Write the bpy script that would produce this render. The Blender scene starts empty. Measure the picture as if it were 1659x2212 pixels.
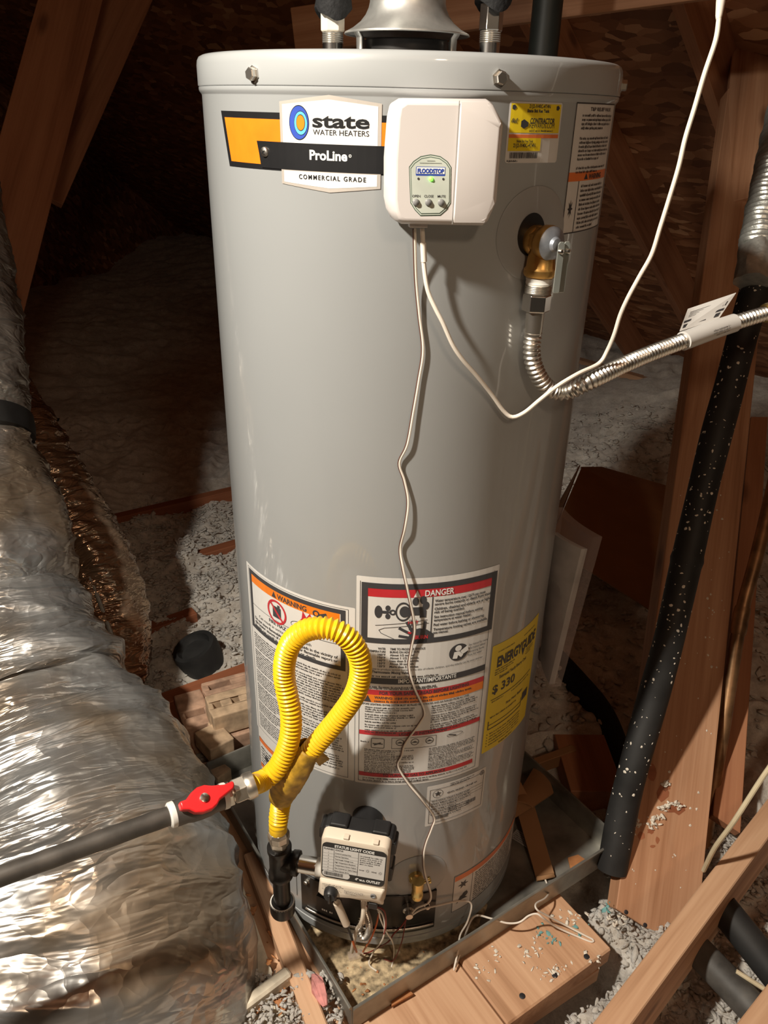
import bpy, bmesh, math, random
import numpy as np
from mathutils import Vector, Matrix
from mathutils.geometry import tessellate_polygon

random.seed(7)
rng = np.random.default_rng(7)
scene = bpy.context.scene
COL = scene.collection
R = 0.254            # tank radius in metres (a 20 inch jacket); tank axis = world z, jacket bottom = z 0

# ---------------------------------------------------------------- camera
FPX = 1687.37                                   # focal length in pixels of the 1659 x 2212 frame
CAM = np.array([0.0, -1.11397, 1.29108])
PIT, ROL, YAW = 0.476810, 0.0256257, -0.0152088
_fw = np.array([math.sin(YAW)*math.cos(PIT), math.cos(YAW)*math.cos(PIT), -math.sin(PIT)])
_rt0 = np.array([math.cos(YAW), -math.sin(YAW), 0.0])
_up0 = np.cross(_rt0, _fw)
_rt = math.cos(ROL)*_rt0 + math.sin(ROL)*_up0
_up = -math.sin(ROL)*_rt0 + math.cos(ROL)*_up0
cd = bpy.data.cameras.new('camera')
cd.sensor_fit = 'HORIZONTAL'; cd.sensor_width = 36.0; cd.lens = FPX/1659*36.0
cd.clip_start = 0.02; cd.clip_end = 60
camo = bpy.data.objects.new('camera', cd); COL.objects.link(camo)
camo.matrix_world = Matrix(((_rt[0], _up[0], -_fw[0], CAM[0]), (_rt[1], _up[1], -_fw[1], CAM[1]),
                            (_rt[2], _up[2], -_fw[2], CAM[2]), (0, 0, 0, 1)))
scene.camera = camo

# ---------------------------------------------------------------- world, lamp, exposure
w = bpy.data.worlds.new('attic_air'); scene.world = w; w.use_nodes = True
w.node_tree.nodes['Background'].inputs[0].default_value = (1.0, 0.80, 0.62, 1)
w.node_tree.nodes['Background'].inputs[1].default_value = 0.015
LAMP = (-0.88, -0.98, 2.06)
ld = bpy.data.lights.new('ceiling_bulb', 'SPOT'); ld.energy = 240; ld.color = (1.0, 0.92, 0.79); ld.shadow_soft_size = 0.045; ld.spot_size = math.radians(104); ld.spot_blend = 1.0
lo = bpy.data.objects.new('ceiling_bulb', ld); COL.objects.link(lo); lo.location = LAMP; lo.rotation_euler = (Vector((0.20, -0.36, 0.40))-Vector(LAMP)).to_track_quat('-Z', 'Y').to_euler()
l2 = bpy.data.lights.new('fill_light', 'POINT'); l2.energy = 31; l2.color = (1.0, 0.74, 0.50); l2.shadow_soft_size = 0.12  # added fill light behind the camera, lifts the shaded right side and background
lo2 = bpy.data.objects.new('fill_light', l2); COL.objects.link(lo2); lo2.location = (0.62, -2.25, 2.35)
vs = scene.view_settings
vs.view_transform = 'Standard'; vs.look = 'None'; vs.gamma = 1.0; vs.exposure = 0.0; vs.use_curve_mapping = False

# ---------------------------------------------------------------- measured points (metres, from the photograph's own geometry)
def ray(x, y): return _fw + _rt*((x-829.5)/FPX) - _up*((y-1106.0)/FPX)
def onz(x, y, z):
    d = ray(x, y); return CAM + d*((z-CAM[2])/d[2])
def dep(x, y, t): return CAM + ray(x, y)*t
def onpl(x, y, P0, n):
    d = ray(x, y); n = np.asarray(n, float); return CAM + d*(((np.asarray(P0)-CAM)@n)/(d@n))
def oncyl(x, y, r=R):
    d = ray(x, y); a = d[0]**2+d[1]**2; b = 2*(CAM[0]*d[0]+CAM[1]*d[1]); c = CAM[0]**2+CAM[1]**2-r*r
    D = max(b*b-4*a*c, 0.0); t = (-b-math.sqrt(D))/(2*a); return CAM + d*t
def sz(x, y):                                    # arc length and height on the jacket
    P = oncyl(x, y); return R*math.atan2(P[0], -P[1]), P[2]
def cylpt(s, z, r=R):
    a = s/R; return (r*math.sin(a), -r*math.cos(a), z)
def radial(deg):
    t = math.radians(deg); return np.array([math.sin(t), -math.cos(t), 0.0]), np.array([math.cos(t), math.sin(t), 0.0])

# ---------------------------------------------------------------- noise for relief
def _hash(ix, iy, seed):
    h = (ix*374761393 + iy*668265263 + seed*974634777) & 0xffffffff
    h = ((h ^ (h >> 13))*1274126177) & 0xffffffff
    return ((h ^ (h >> 16)) & 0xffff)/65535.0
def vnoise(x, y, seed=0):
    x = np.asarray(x, float); y = np.asarray(y, float)
    ix = np.floor(x).astype(np.int64); iy = np.floor(y).astype(np.int64); fx = x-ix; fy = y-iy
    fx = fx*fx*(3-2*fx); fy = fy*fy*(3-2*fy)
    a = _hash(ix, iy, seed); b = _hash(ix+1, iy, seed); c = _hash(ix, iy+1, seed); d = _hash(ix+1, iy+1, seed)
    return (a*(1-fx)+b*fx)*(1-fy)+(c*(1-fx)+d*fx)*fy
def fbm(x, y, oct=4, seed=0):
    s = 0; a = .5
    for k in range(oct):
        s = s+a*vnoise(x*2**k, y*2**k, seed+k*17); a *= .5
    return s
def billow(x, y, oct=3, seed=0):
    s = 0; a = .5
    for k in range(oct):
        s = s+a*(1-np.abs(2*vnoise(x*2**k, y*2**k, seed+k*31)-1)); a *= .5
    return s

# ---------------------------------------------------------------- objects
def link(o, parent=None):
    COL.objects.link(o)
    if parent is not None:
        o.parent = parent
        o.matrix_parent_inverse = PINV.get(parent.name, Matrix.Identity(4))
    return o
PINV = {}
def thing(name, label, cat, loc=(0, 0, 0), group=None):
    o = bpy.data.objects.new(name, None); COL.objects.link(o)
    o.location = loc; o.empty_display_size = 0.03
    o['label'] = label; o['category'] = cat
    if group: o['group'] = group
    PINV[o.name] = Matrix.Translation(-Vector(loc))
    return o
def tag(o, label=None, cat=None, group=None, kind=None):
    for k, v in (('label', label), ('category', cat), ('group', group), ('kind', kind)):
        if v: o[k] = v
    return o

class MB:
    def __init__(s): s.v = []; s.f = []
    def add(s, vs, fs):
        n = len(s.v); s.v += [tuple(map(float, p)) for p in vs]; s.f += [tuple(i+n for i in f) for f in fs]; return s
    def box(s, c, size, M=None):
        hx, hy, hz = [q/2 for q in size]
        P = [Vector((x, y, z)) for x in (-hx, hx) for y in (-hy, hy) for z in (-hz, hz)]
        if M is not None: P = [M @ p for p in P]
        P = [p+Vector(c) for p in P]
        return s.add(P, [(0, 1, 3, 2), (4, 6, 7, 5), (0, 4, 5, 1), (2, 3, 7, 6), (0, 2, 6, 4), (1, 5, 7, 3)])
    def lathe(s, prof, o=(0, 0, 0), ax=(0, 0, 1), seg=48, capa=True, capb=True, a0=0.0):
        ax = Vector(ax).normalized(); u = ax.orthogonal().normalized(); v = ax.cross(u); o = Vector(o)
        V = []; F = []; n = len(prof)
        for (r, h) in prof:
            for k in range(seg):
                a = 2*math.pi*k/seg+a0; V.append(o+ax*h+(u*math.cos(a)+v*math.sin(a))*r)
        for i in range(n-1):
            for k in range(seg):
                k2 = (k+1) % seg; F.append((i*seg+k, i*seg+k2, (i+1)*seg+k2, (i+1)*seg+k))
        if capa: F.append(tuple(range(seg-1, -1, -1)))
        if capb: F.append(tuple((n-1)*seg+k for k in range(seg)))
        return s.add(V, F)
    def prism(s, poly, h0, h1, o=(0, 0, 0), ex=(1, 0, 0), ey=(0, 1, 0), taper=1.0):
        ex = Vector(ex); ey = Vector(ey); ez = ex.cross(ey).normalized(); o = Vector(o); n = len(poly)
        cx = sum(p[0] for p in poly)/n; cy = sum(p[1] for p in poly)/n
        V = [o+ex*x+ey*y+ez*h0 for x, y in poly]+[o+ex*(cx+(x-cx)*taper)+ey*(cy+(y-cy)*taper)+ez*h1 for x, y in poly]
        F = [tuple(range(n-1, -1, -1)), tuple(range(n, 2*n))]+[(i, (i+1) % n, n+(i+1) % n, n+i) for i in range(n)]
        return s.add(V, F)
    def tube(s, path, rad, seg=16, cap=True, ell=None):
        P = [Vector(p) for p in path]; n = len(P)
        if not hasattr(rad, '__len__'): rad = [rad]*n
        T = [(P[min(i+1, n-1)]-P[max(i-1, 0)]).normalized() for i in range(n)]
        u = T[0].orthogonal().normalized(); V = []; F = []
        for i in range(n):
            u = (u-T[i]*u.dot(T[i]))
            u = u.normalized() if u.length > 1e-6 else T[i].orthogonal().normalized()
            v = T[i].cross(u)
            for k in range(seg):
                a = 2*math.pi*k/seg; q = 1.0 if ell is None else ell(i, a)
                V.append(P[i]+(u*math.cos(a)+v*math.sin(a))*rad[i]*q)
        for i in range(n-1):
            for k in range(seg):
                k2 = (k+1) % seg; F.append((i*seg+k, i*seg+k2, (i+1)*seg+k2, (i+1)*seg+k))
        if cap: F += [tuple(range(seg-1, -1, -1)), tuple((n-1)*seg+k for k in range(seg))]
        return s.add(V, F)
    def grid(s, fn, us, vsn):
        V = [fn(a, b) for b in vsn for a in us]; nu = len(us)
        F = [(j*nu+i, j*nu+i+1, (j+1)*nu+i+1, (j+1)*nu+i) for j in range(len(vsn)-1) for i in range(nu-1)]
        return s.add(V, F)
    def build(s, name, mat, parent=None, smooth=True, bevel=0, M=None, bseg=2, weld=False, ang=0.6):
        me = bpy.data.meshes.new(name); me.from_pydata(s.v, [], s.f)
        bm = bmesh.new(); bm.from_mesh(me)
        if weld: bmesh.ops.remove_doubles(bm, verts=bm.verts, dist=1e-5)
        bmesh.ops.recalc_face_normals(bm, faces=bm.faces)
        bm.to_mesh(me); bm.free()
        me.materials.append(mat)
        if smooth:
            me.polygons.foreach_set('use_smooth', [True]*len(me.polygons)); me.set_sharp_from_angle(angle=ang)
        o = bpy.data.objects.new(name, me)
        if M is not None: o.matrix_world = M
        link(o, parent)
        if bevel:
            b = o.modifiers.new('bevel', 'BEVEL'); b.width = bevel; b.segments = bseg; b.limit_method = 'ANGLE'; b.angle_limit = 0.7
            b.harden_normals = False
        return o

def spline(pts, step=0.004):
    P = [np.asarray(p, float) for p in pts]; P = [2*P[0]-P[1]]+P+[2*P[-1]-P[-2]]; out = []
    for i in range(1, len(P)-2):
        p0, p1, p2, p3 = P[i-1:i+3]; n = max(2, int(np.linalg.norm(p2-p1)/step))
        for k in range(n):
            t = k/n
            out.append(.5*((2*p1)+(-p0+p2)*t+(2*p0-5*p1+4*p2-p3)*t*t+(-p0+3*p1-3*p2+p3)*t**3))
    out.append(P[-2]); return out
def even(path, step):
    P = np.array(path); d = np.r_[0, np.cumsum(np.linalg.norm(np.diff(P, axis=0), axis=1))]
    n = max(2, int(d[-1]/step)); t = np.linspace(0, d[-1], n)
    return np.stack([np.interp(t, d, P[:, k]) for k in range(3)], -1), t
def rrect(x0, y0, x1, y1, r, n=6):
    out = []
    for cx, cy, a0 in ((x1-r, y1-r, 0), (x0+r, y1-r, 90), (x0+r, y0+r, 180), (x1-r, y0+r, 270)):
        for k in range(n+1):
            a = math.radians(a0+90*k/n); out.append((cx+r*math.cos(a), cy+r*math.sin(a)))
    return out
def circ(cx, cy, r, n=28, ry=None):
    ry = ry or r
    return [(cx+r*math.cos(2*math.pi*k/n), cy+ry*math.sin(2*math.pi*k/n)) for k in range(n)]

# ---------------------------------------------------------------- materials
def newmat(name):
    m = bpy.data.materials.new(name); m.use_nodes = True; nt = m.node_tree
    return m, nt, nt.nodes['Principled BSDF']
def N(nt, t, **kw):
    n = nt.nodes.new(t)
    for k, v in kw.items():
        if k.startswith('i_'):
            key = k[2:]; key = int(key) if key.isdigit() else key.replace('_', ' ')
            n.inputs[key].default_value = v
        else: setattr(n, k, v)
    return n
def ramp(nt, fac, stops):
    r = N(nt, 'ShaderNodeValToRGB'); e = r.color_ramp.elements
    while len(e) > 1: e.remove(e[-1])
    e[0].position = stops[0][0]; e[0].color = (*stops[0][1], 1)
    for p, c in stops[1:]:
        x = e.new(p); x.color = (*c, 1)
    nt.links.new(fac, r.inputs[0]); return r
def bump(nt, bs, h, strength, dist):
    b = N(nt, 'ShaderNodeBump'); b.inputs['Strength'].default_value = strength; b.inputs['Distance'].default_value = dist
    nt.links.new(h, b.inputs['Height']); nt.links.new(b.outputs[0], bs.inputs['Normal']); return b
def plain(name, col, rough=.5, metal=0.0, var=.06, vscale=30, coat=0.0, bmp=0.0, emit=None, spec=.5):
    m, nt, b = newmat(name)
    tc = N(nt, 'ShaderNodeTexCoord'); no = N(nt, 'ShaderNodeTexNoise'); no.inputs['Scale'].default_value = vscale; no.inputs['Detail'].default_value = 4
    nt.links.new(tc.outputs['Object'], no.inputs['Vector'])
    lo_ = tuple(c*(1-var*2) for c in col); hi_ = tuple(min(1, c*(1+var*2)) for c in col)
    r = ramp(nt, no.outputs[0], [(.25, lo_), (.75, hi_)])
    nt.links.new(r.outputs[0], b.inputs['Base Color'])
    b.inputs['Roughness'].default_value = rough; b.inputs['Metallic'].default_value = metal
    b.inputs['Coat Weight'].default_value = coat; b.inputs['Coat Roughness'].default_value = .06
    b.inputs['Specular IOR Level'].default_value = spec
    if bmp: bump(nt, b, no.outputs[0], bmp, .002)
    if emit:
        b.inputs['Emission Color'].default_value = (*emit[0], 1); b.inputs['Emission Strength'].default_value = emit[1]
    return m
def wood(name, dark, mid, light, rough=.65, gscale=1.0, stain=0.25):
    m, nt, b = newmat(name); L = nt.links.new
    tc = N(nt, 'ShaderNodeTexCoord'); oi = N(nt, 'ShaderNodeObjectInfo')
    ad = N(nt, 'ShaderNodeVectorMath', operation='ADD'); sc = N(nt, 'ShaderNodeVectorMath', operation='SCALE'); sc.inputs['Scale'].default_value = 7.3
    L(oi.outputs['Location'], sc.inputs[0]); L(tc.outputs['Object'], ad.inputs[0]); L(sc.outputs[0], ad.inputs[1])
    mp = N(nt, 'ShaderNodeMapping'); mp.inputs['Scale'].default_value = (1.6*gscale, 26*gscale, 26*gscale); L(ad.outputs[0], mp.inputs[0])
    n1 = N(nt, 'ShaderNodeTexNoise'); n1.inputs['Scale'].default_value = 1.0; n1.inputs['Detail'].default_value = 3; n1.inputs['Distortion'].default_value = .6; L(mp.outputs[0], n1.inputs['Vector'])
    mp2 = N(nt, 'ShaderNodeMapping'); mp2.inputs['Scale'].default_value = (4*gscale, 190*gscale, 190*gscale); L(ad.outputs[0], mp2.inputs[0])
    n2 = N(nt, 'ShaderNodeTexNoise'); n2.inputs['Scale'].default_value = 1.0; n2.inputs['Detail'].default_value = 2; L(mp2.outputs[0], n2.inputs['Vector'])
    n3 = N(nt, 'ShaderNodeTexNoise'); n3.inputs['Scale'].default_value = 3.0; n3.inputs['Detail'].default_value = 3; L(ad.outputs[0], n3.inputs['Vector'])
    a = N(nt, 'ShaderNodeMath', operation='MULTIPLY_ADD'); a.inputs[1].default_value = .35; L(n2.outputs[0], a.inputs[0]); L(n1.outputs[0], a.inputs[2])
    c = N(nt, 'ShaderNodeMath', operation='MULTIPLY_ADD'); c.inputs[1].default_value = stain; L(n3.outputs[0], c.inputs[0]); L(a.outputs[0], c.inputs[2])
    r = ramp(nt, c.outputs[0], [(.50, dark), (.72, mid), (1.0, light)])
    # knots
    mk = N(nt, 'ShaderNodeMapping'); mk.inputs['Scale'].default_value = (3.2, 9, 9); L(ad.outputs[0], mk.inputs[0])
    vo = N(nt, 'ShaderNodeTexVoronoi'); vo.inputs['Scale'].default_value = 1.0; L(mk.outputs[0], vo.inputs['Vector'])
    kr = ramp(nt, vo.outputs['Distance'], [(.06, (.35, .3, .27)), (.16, (1, 1, 1))])
    mx = N(nt, 'ShaderNodeMix', data_type='RGBA', blend_type='MULTIPLY'); mx.inputs[0].default_value = .8
    L(r.outputs[0], mx.inputs[6]); L(kr.outputs[0], mx.inputs[7]); L(mx.outputs[2], b.inputs['Base Color'])
    b.inputs['Roughness'].default_value = rough
    bump(nt, b, a.outputs[0], .25, .002)
    return m
def foil(name, tint=(.80, .79, .76), rough=.2, warm=None, vs=24, bs=.5):
    m, nt, b = newmat(name); L = nt.links.new
    tc = N(nt, 'ShaderNodeTexCoord')
    v1 = N(nt, 'ShaderNodeTexVoronoi', feature='F1'); v1.inputs['Scale'].default_value = vs; v1.inputs['Randomness'].default_value = 1
    nz = N(nt, 'ShaderNodeTexNoise'); nz.inputs['Scale'].default_value = 9; nz.inputs['Detail'].default_value = 4; nz.inputs['Distortion'].default_value = 1.5
    mixv = N(nt, 'ShaderNodeVectorMath', operation='ADD'); ns = N(nt, 'ShaderNodeVectorMath', operation='SCALE'); ns.inputs['Scale'].default_value = .06
    L(tc.outputs['Object'], nz.inputs['Vector']); L(nz.outputs['Color'], ns.inputs[0]); L(tc.outputs['Object'], mixv.inputs[0]); L(ns.outputs[0], mixv.inputs[1])
    L(mixv.outputs[0], v1.inputs['Vector'])
    h = N(nt, 'ShaderNodeMath', operation='MULTIPLY_ADD'); h.inputs[1].default_value = .7; L(nz.outputs[0], h.inputs[0]); L(v1.outputs['Distance'], h.inputs[2])
    bump(nt, b, h.outputs[0], bs, .014)
    n3 = N(nt, 'ShaderNodeTexNoise'); n3.inputs['Scale'].default_value = 5; L(tc.outputs['Object'], n3.inputs['Vector'])
    w_ = warm or tuple(t*.8 for t in tint)
    r = ramp(nt, n3.outputs[0], [(.40, tint), (.62, w_)]); L(r.outputs[0], b.inputs['Base Color'])
    b.inputs['Metallic'].default_value = .78
    rr = ramp(nt, nz.outputs[0], [(.35, (rough*.6,)*3), (.7, (rough*1.9,)*3)]); L(rr.outputs[0], b.inputs['Roughness'])
    return m
def jacket(name, tint, warm, rough, ks=1.0):
    # foil film whose long creases run round the duct; 'duct_co' = (cos, sin, length along the duct)
    m, nt, b = newmat(name); L = nt.links.new
    at = N(nt, 'ShaderNodeAttribute', attribute_name='duct_co'); tc = N(nt, 'ShaderNodeTexCoord')
    mp = N(nt, 'ShaderNodeMapping'); mp.inputs['Scale'].default_value = (1.5, 1.5, 34*ks); L(at.outputs['Vector'], mp.inputs[0])
    n1 = N(nt, 'ShaderNodeTexNoise'); n1.inputs['Scale'].default_value = 1.0; n1.inputs['Detail'].default_value = 3; n1.inputs['Distortion'].default_value = .5; L(mp.outputs[0], n1.inputs['Vector'])
    s1 = N(nt, 'ShaderNodeMath', operation='SUBTRACT'); s1.inputs[1].default_value = .5; L(n1.outputs[0], s1.inputs[0])
    a1 = N(nt, 'ShaderNodeMath', operation='ABSOLUTE'); L(s1.outputs[0], a1.inputs[0])
    nz = N(nt, 'ShaderNodeTexNoise'); nz.inputs['Scale'].default_value = 11; nz.inputs['Detail'].default_value = 3; L(tc.outputs['Object'], nz.inputs['Vector'])
    ns = N(nt, 'ShaderNodeVectorMath', operation='SCALE'); ns.inputs['Scale'].default_value = .05; L(nz.outputs['Color'], ns.inputs[0])
    ad = N(nt, 'ShaderNodeVectorMath', operation='ADD'); L(tc.outputs['Object'], ad.inputs[0]); L(ns.outputs[0], ad.inputs[1])
    v1 = N(nt, 'ShaderNodeTexVoronoi'); v1.inputs['Scale'].default_value = 30; L(ad.outputs[0], v1.inputs['Vector'])
    h1 = N(nt, 'ShaderNodeMath', operation='MULTIPLY'); h1.inputs[1].default_value = 2.6; L(a1.outputs[0], h1.inputs[0])
    h2 = N(nt, 'ShaderNodeMath', operation='MULTIPLY_ADD'); h2.inputs[1].default_value = .35; L(v1.outputs['Distance'], h2.inputs[0]); L(h1.outputs[0], h2.inputs[2])
    bump(nt, b, h2.outputs[0], .75, .010)
    n3 = N(nt, 'ShaderNodeTexNoise'); n3.inputs['Scale'].default_value = 4.5; n3.inputs['Detail'].default_value = 3; L(tc.outputs['Object'], n3.inputs['Vector'])
    r = ramp(nt, n3.outputs[0], [(.42, tint), (.60, warm)]); L(r.outputs[0], b.inputs['Base Color'])
    b.inputs['Metallic'].default_value = .72
    rr = ramp(nt, nz.outputs[0], [(.35, (rough*.7,)*3), (.7, (rough*1.6,)*3)]); L(rr.outputs[0], b.inputs['Roughness'])
    return m
def fluff(name, lo_, hi_, scale=22):
    m, nt, b = newmat(name); L = nt.links.new
    tc = N(nt, 'ShaderNodeTexCoord')
    n1 = N(nt, 'ShaderNodeTexNoise'); n1.inputs['Scale'].default_value = scale; n1.inputs['Detail'].default_value = 9; n1.inputs['Roughness'].default_value = .75
    n2 = N(nt, 'ShaderNodeTexNoise'); n2.inputs['Scale'].default_value = 130; n2.inputs['Detail'].default_value = 5; n2.inputs['Roughness'].default_value = .8; n2.inputs['Distortion'].default_value = 1.2
    L(tc.outputs['Object'], n1.inputs['Vector']); L(tc.outputs['Object'], n2.inputs['Vector'])
    ms = N(nt, 'ShaderNodeMath', operation='MULTIPLY_ADD'); ms.inputs[1].default_value = .55; L(n2.outputs[0], ms.inputs[0]); L(n1.outputs[0], ms.inputs[2])
    r = ramp(nt, ms.outputs[0], [(.56, lo_), (.76, tuple((a+c)/2 for a, c in zip(lo_, hi_))), (.96, hi_)])
    v = N(nt, 'ShaderNodeTexVoronoi'); v.inputs['Scale'].default_value = 34; v.inputs['Randomness'].default_value = 1; L(tc.outputs['Object'], v.inputs['Vector'])
    sp = ramp(nt, v.outputs['Distance'], [(.07, (.16, .12, .09)), (.13, (1, 1, 1))])
    v2 = N(nt, 'ShaderNodeTexNoise'); v2.inputs['Scale'].default_value = 3; L(tc.outputs['Object'], v2.inputs['Vector'])
    mk = ramp(nt, v2.outputs[0], [(.48, (0, 0, 0)), (.58, (1, 1, 1))])
    mx = N(nt, 'ShaderNodeMix', data_type='RGBA', blend_type='MULTIPLY'); L(mk.outputs[0], mx.inputs[0]); L(r.outputs[0], mx.inputs[6]); L(sp.outputs[0], mx.inputs[7])
    L(mx.outputs[2], b.inputs['Base Color']); b.inputs['Roughness'].default_value = 1.0; b.inputs['Specular IOR Level'].default_value = .05
    b.inputs['Sheen Weight'].default_value = .35; b.inputs['Sheen Roughness'].default_value = .5
    b.inputs['Subsurface Weight'].default_value = .45; b.inputs['Subsurface Radius'].default_value = (1, .9, .8); b.inputs['Subsurface Scale'].default_value = .012
    bump(nt, b, ms.outputs[0], .7, .012)
    return m
def osb(name):
    m, nt, b = newmat(name); L = nt.links.new
    tc = N(nt, 'ShaderNodeTexCoord')
    mp = N(nt, 'ShaderNodeMapping'); mp.inputs['Scale'].default_value = (13, 36, 24); L(tc.outputs['Object'], mp.inputs[0])
    nz = N(nt, 'ShaderNodeTexNoise'); nz.inputs['Scale'].default_value = 7; nz.inputs['Detail'].default_value = 3; L(tc.outputs['Object'], nz.inputs['Vector'])
    ns = N(nt, 'ShaderNodeVectorMath', operation='SCALE'); ns.inputs['Scale'].default_value = 1.6; L(nz.outputs['Color'], ns.inputs[0])
    ad = N(nt, 'ShaderNodeVectorMath', operation='ADD'); L(mp.outputs[0], ad.inputs[0]); L(ns.outputs[0], ad.inputs[1])
    v = N(nt, 'ShaderNodeTexVoronoi'); v.inputs['Scale'].default_value = 1.0; L(ad.outputs[0], v.inputs['Vector'])
    bw = N(nt, 'ShaderNodeRGBToBW'); L(v.outputs['Color'], bw.inputs[0])
    r = ramp(nt, bw.outputs[0], [(.15, (.20, .078, .034)), (.5, (.34, .145, .066)), (.75, (.46, .215, .105)), (.92, (.66, .38, .21))])
    L(r.outputs[0], b.inputs['Base Color']); b.inputs['Roughness'].default_value = .6
    bump(nt, b, v.outputs['Distance'], .4, .004)
    return m
M = {}
M['tank'] = plain('grey_enamel', (.355, .368, .374), .38, 0, .012, 6, .55)
M['tankdisc'] = plain('grey_enamel_plate', (.35, .363, .370), .36, 0, .02, 6, .2)
M['white'] = plain('white_label_vinyl', (.68, .665, .64), .38, 0, .02, 20, .2)
M['silver'] = plain('silver_label_border', (.56, .51, .46), .32, .35, .05, 12)
M['black'] = plain('black_print', (.012, .012, .013), .35)
M['ink'] = plain('dark_ink', (.045, .045, .05), .5)
M['greyink'] = plain('grey_ink', (.30, .29, .28), .5)
M['orange'] = plain('orange_print', (.80, .205, .012), .35)
M['orange2'] = plain('deep_orange_print', (.75, .19, .05), .4)
M['red'] = plain('red_print', (.52, .025, .035), .4)
M['yellowlab'] = plain('yellow_label_paper', (.80, .60, .02), .42, 0, .03)
M['blue'] = plain('royal_blue_print', (.03, .07, .38), .4)
M['skyblue'] = plain('sky_blue_print', (.10, .42, .75), .4)
M['whiteprint'] = plain('white_print', (.82, .82, .80), .4)
M['plastic'] = plain('white_plastic', (.66, .615, .595), .38, 0, .01, 8)
M['panel'] = plain('pale_green_keypad', (.56, .60, .53), .4)
M['greyrub'] = plain('grey_rubber_button', (.20, .20, .20), .35)
M['greenline'] = plain('dark_green_outline', (.07, .11, .08), .4)
M['led'] = plain('green_led', (.2, 1, .1), .3, emit=((.12, 1.0, .04), 4.0))
M['brass'] = plain('cast_brass', (.62, .36, .11), .36, .9, .10, 60, bmp=.15)
M['ybrass'] = plain('polished_brass', (.74, .56, .22), .28, 1.0, .06, 40)
M['zinc'] = plain('zinc_cap', (.34, .37, .42), .42, .6, .16, 70)
M['steel'] = plain('brushed_steel', (.66, .63, .58), .34, 1.0, .06, 40)
M['chrome'] = plain('chrome', (.74, .72, .69), .22, 1.0, .03, 20)
M['galv'] = plain('galvanized_steel', (.56, .56, .54), .42, .75, .14, 35)
M['pan'] = plain('galvanized_pan', (.29, .28, .25), .42, .6, .34, 12, bmp=.1)
M['lever'] = plain('plated_lever', (.50, .53, .49), .3, .7, .05)
M['teflon'] = plain('thread_tape', (.75, .73, .68), .6)
M['iron'] = plain('black_iron', (.022, .020, .019), .33, .35, .15, 60, bmp=.1)
M['pipeiron'] = plain('aged_iron_pipe', (.085, .075, .066), .48, .4, .25, 25, bmp=.1)
M['nickel'] = plain('nickel_fitting', (.66, .61, .53), .38, .95, .12, 60)
M['redplastic'] = plain('red_valve_handle', (.78, .022, .025), .35, 0, .04)
M['yellow'] = plain('yellow_hose_jacket', (.86, .52, .012), .34, 0, .02)
M['wrap'] = plain('yellow_paper_wrap', (.44, .25, .022), .5, 0, .25, 80)
M['almond'] = plain('almond_plastic', (.72, .62, .50), .40, 0, .015, 8)
M['blackplastic'] = plain('black_plastic', (.016, .016, .017), .42, 0, .1)
M['door'] = plain('dark_steel_door', (.045, .043, .042), .30, .6, .3, 18)
M['foam'] = plain('black_pipe_foam', (.012, .012, .013), .75, 0, .3, 160, bmp=.9, spec=.35)
M['foamsmooth'] = plain('smooth_black_foam', (.018, .018, .018), .62, 0, .3, 14)
M['paint'] = plain('cream_speck', (.76, .70, .60), .6)
M['cord'] = plain('white_cord', (.80, .73, .64), .42, 0, .02)
M['brownwire'] = plain('brown_wire', (.12, .06, .045), .5)
M['redwire'] = plain('red_wire', (.24, .04, .03), .5)
M['orangewire'] = plain('orange_wire', (.70, .16, .04), .5)
M['copper'] = plain('copper', (.58, .20, .08), .28, 1.0, .1, 40)
M['oldcopper'] = plain('tarnished_copper', (.30, .17, .085), .42, .7, .25, 30)
M['darkpipe'] = plain('dark_vent_pipe', (.018, .022, .020), .5, 0, .1)
M['greypipe'] = plain('dusty_dark_pipe', (.070, .066, .060), .6, 0, .3, 25)
M['brick'] = plain('tan_brick', (.52, .37, .24), .85, 0, .18, 40, bmp=.4)
M['brickrose'] = plain('rose_brick', (.46, .29, .20), .85, 0, .2, 40, bmp=.4)
M['card'] = plain('cardboard', (.34, .175, .078), .8, 0, .05, 12)
M['cable'] = plain('cream_cable', (.62, .53, .36), .5)
M['bag'] = None
M['paper'] = plain('grey_booklet', (.42, .40, .39), .6, 0, .1)
M['cream'] = plain('dusty_white_board', (.70, .62, .49), .9, 0, .22, 30, bmp=.5)
M['dust'] = plain('tan_dust', (.42, .325, .20), .95, 0, .42, 90, bmp=.8)
M['teal'] = plain('teal_speck', (.16, .36, .36), .8)
M['pink'] = plain('pink_fluff', (.62, .26, .24), .95, 0, .2, 60, bmp=.6)
M['chip'] = plain('brown_chip', (.42, .17, .06), .7, 0, .2)
M['nail'] = plain('nail_head', (.10, .10, .11), .4, .8)
M['wood'] = wood('pine_stud', (.31, .145, .07), (.47, .24, .13), (.60, .34, .20))
M['plank'] = wood('pine_plank', (.36, .19, .10), (.54, .31, .18), (.67, .42, .26))
M['woodred'] = wood('red_joist', (.20, .065, .028), (.30, .10, .045), (.38, .14, .065))
M['rafter'] = wood('rafter_wood', (.25, .10, .046), (.36, .15, .072), (.44, .20, .10))
M['osb'] = osb('oriented_strand_board')
M['fluff'] = fluff('loose_insulation', (.46, .40, .335), (.90, .84, .76))
M['tuft'] = plain('insulation_tuft', (.56, .51, .45), .95, 0, .22, 60, bmp=.5)
M['foil'] = jacket('foil_jacket', (.45, .45, .445), (.34, .27, .20), .29)
M['foilwarm'] = jacket('foil_jacket_brown', (.46, .34, .24), (.34, .19, .11), .17, 1.4)
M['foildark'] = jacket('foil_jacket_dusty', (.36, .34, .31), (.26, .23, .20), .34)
M['tape'] = plain('foil_tape', (.50, .51, .48), .34, .65, .12, 70, bmp=.7)
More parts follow.
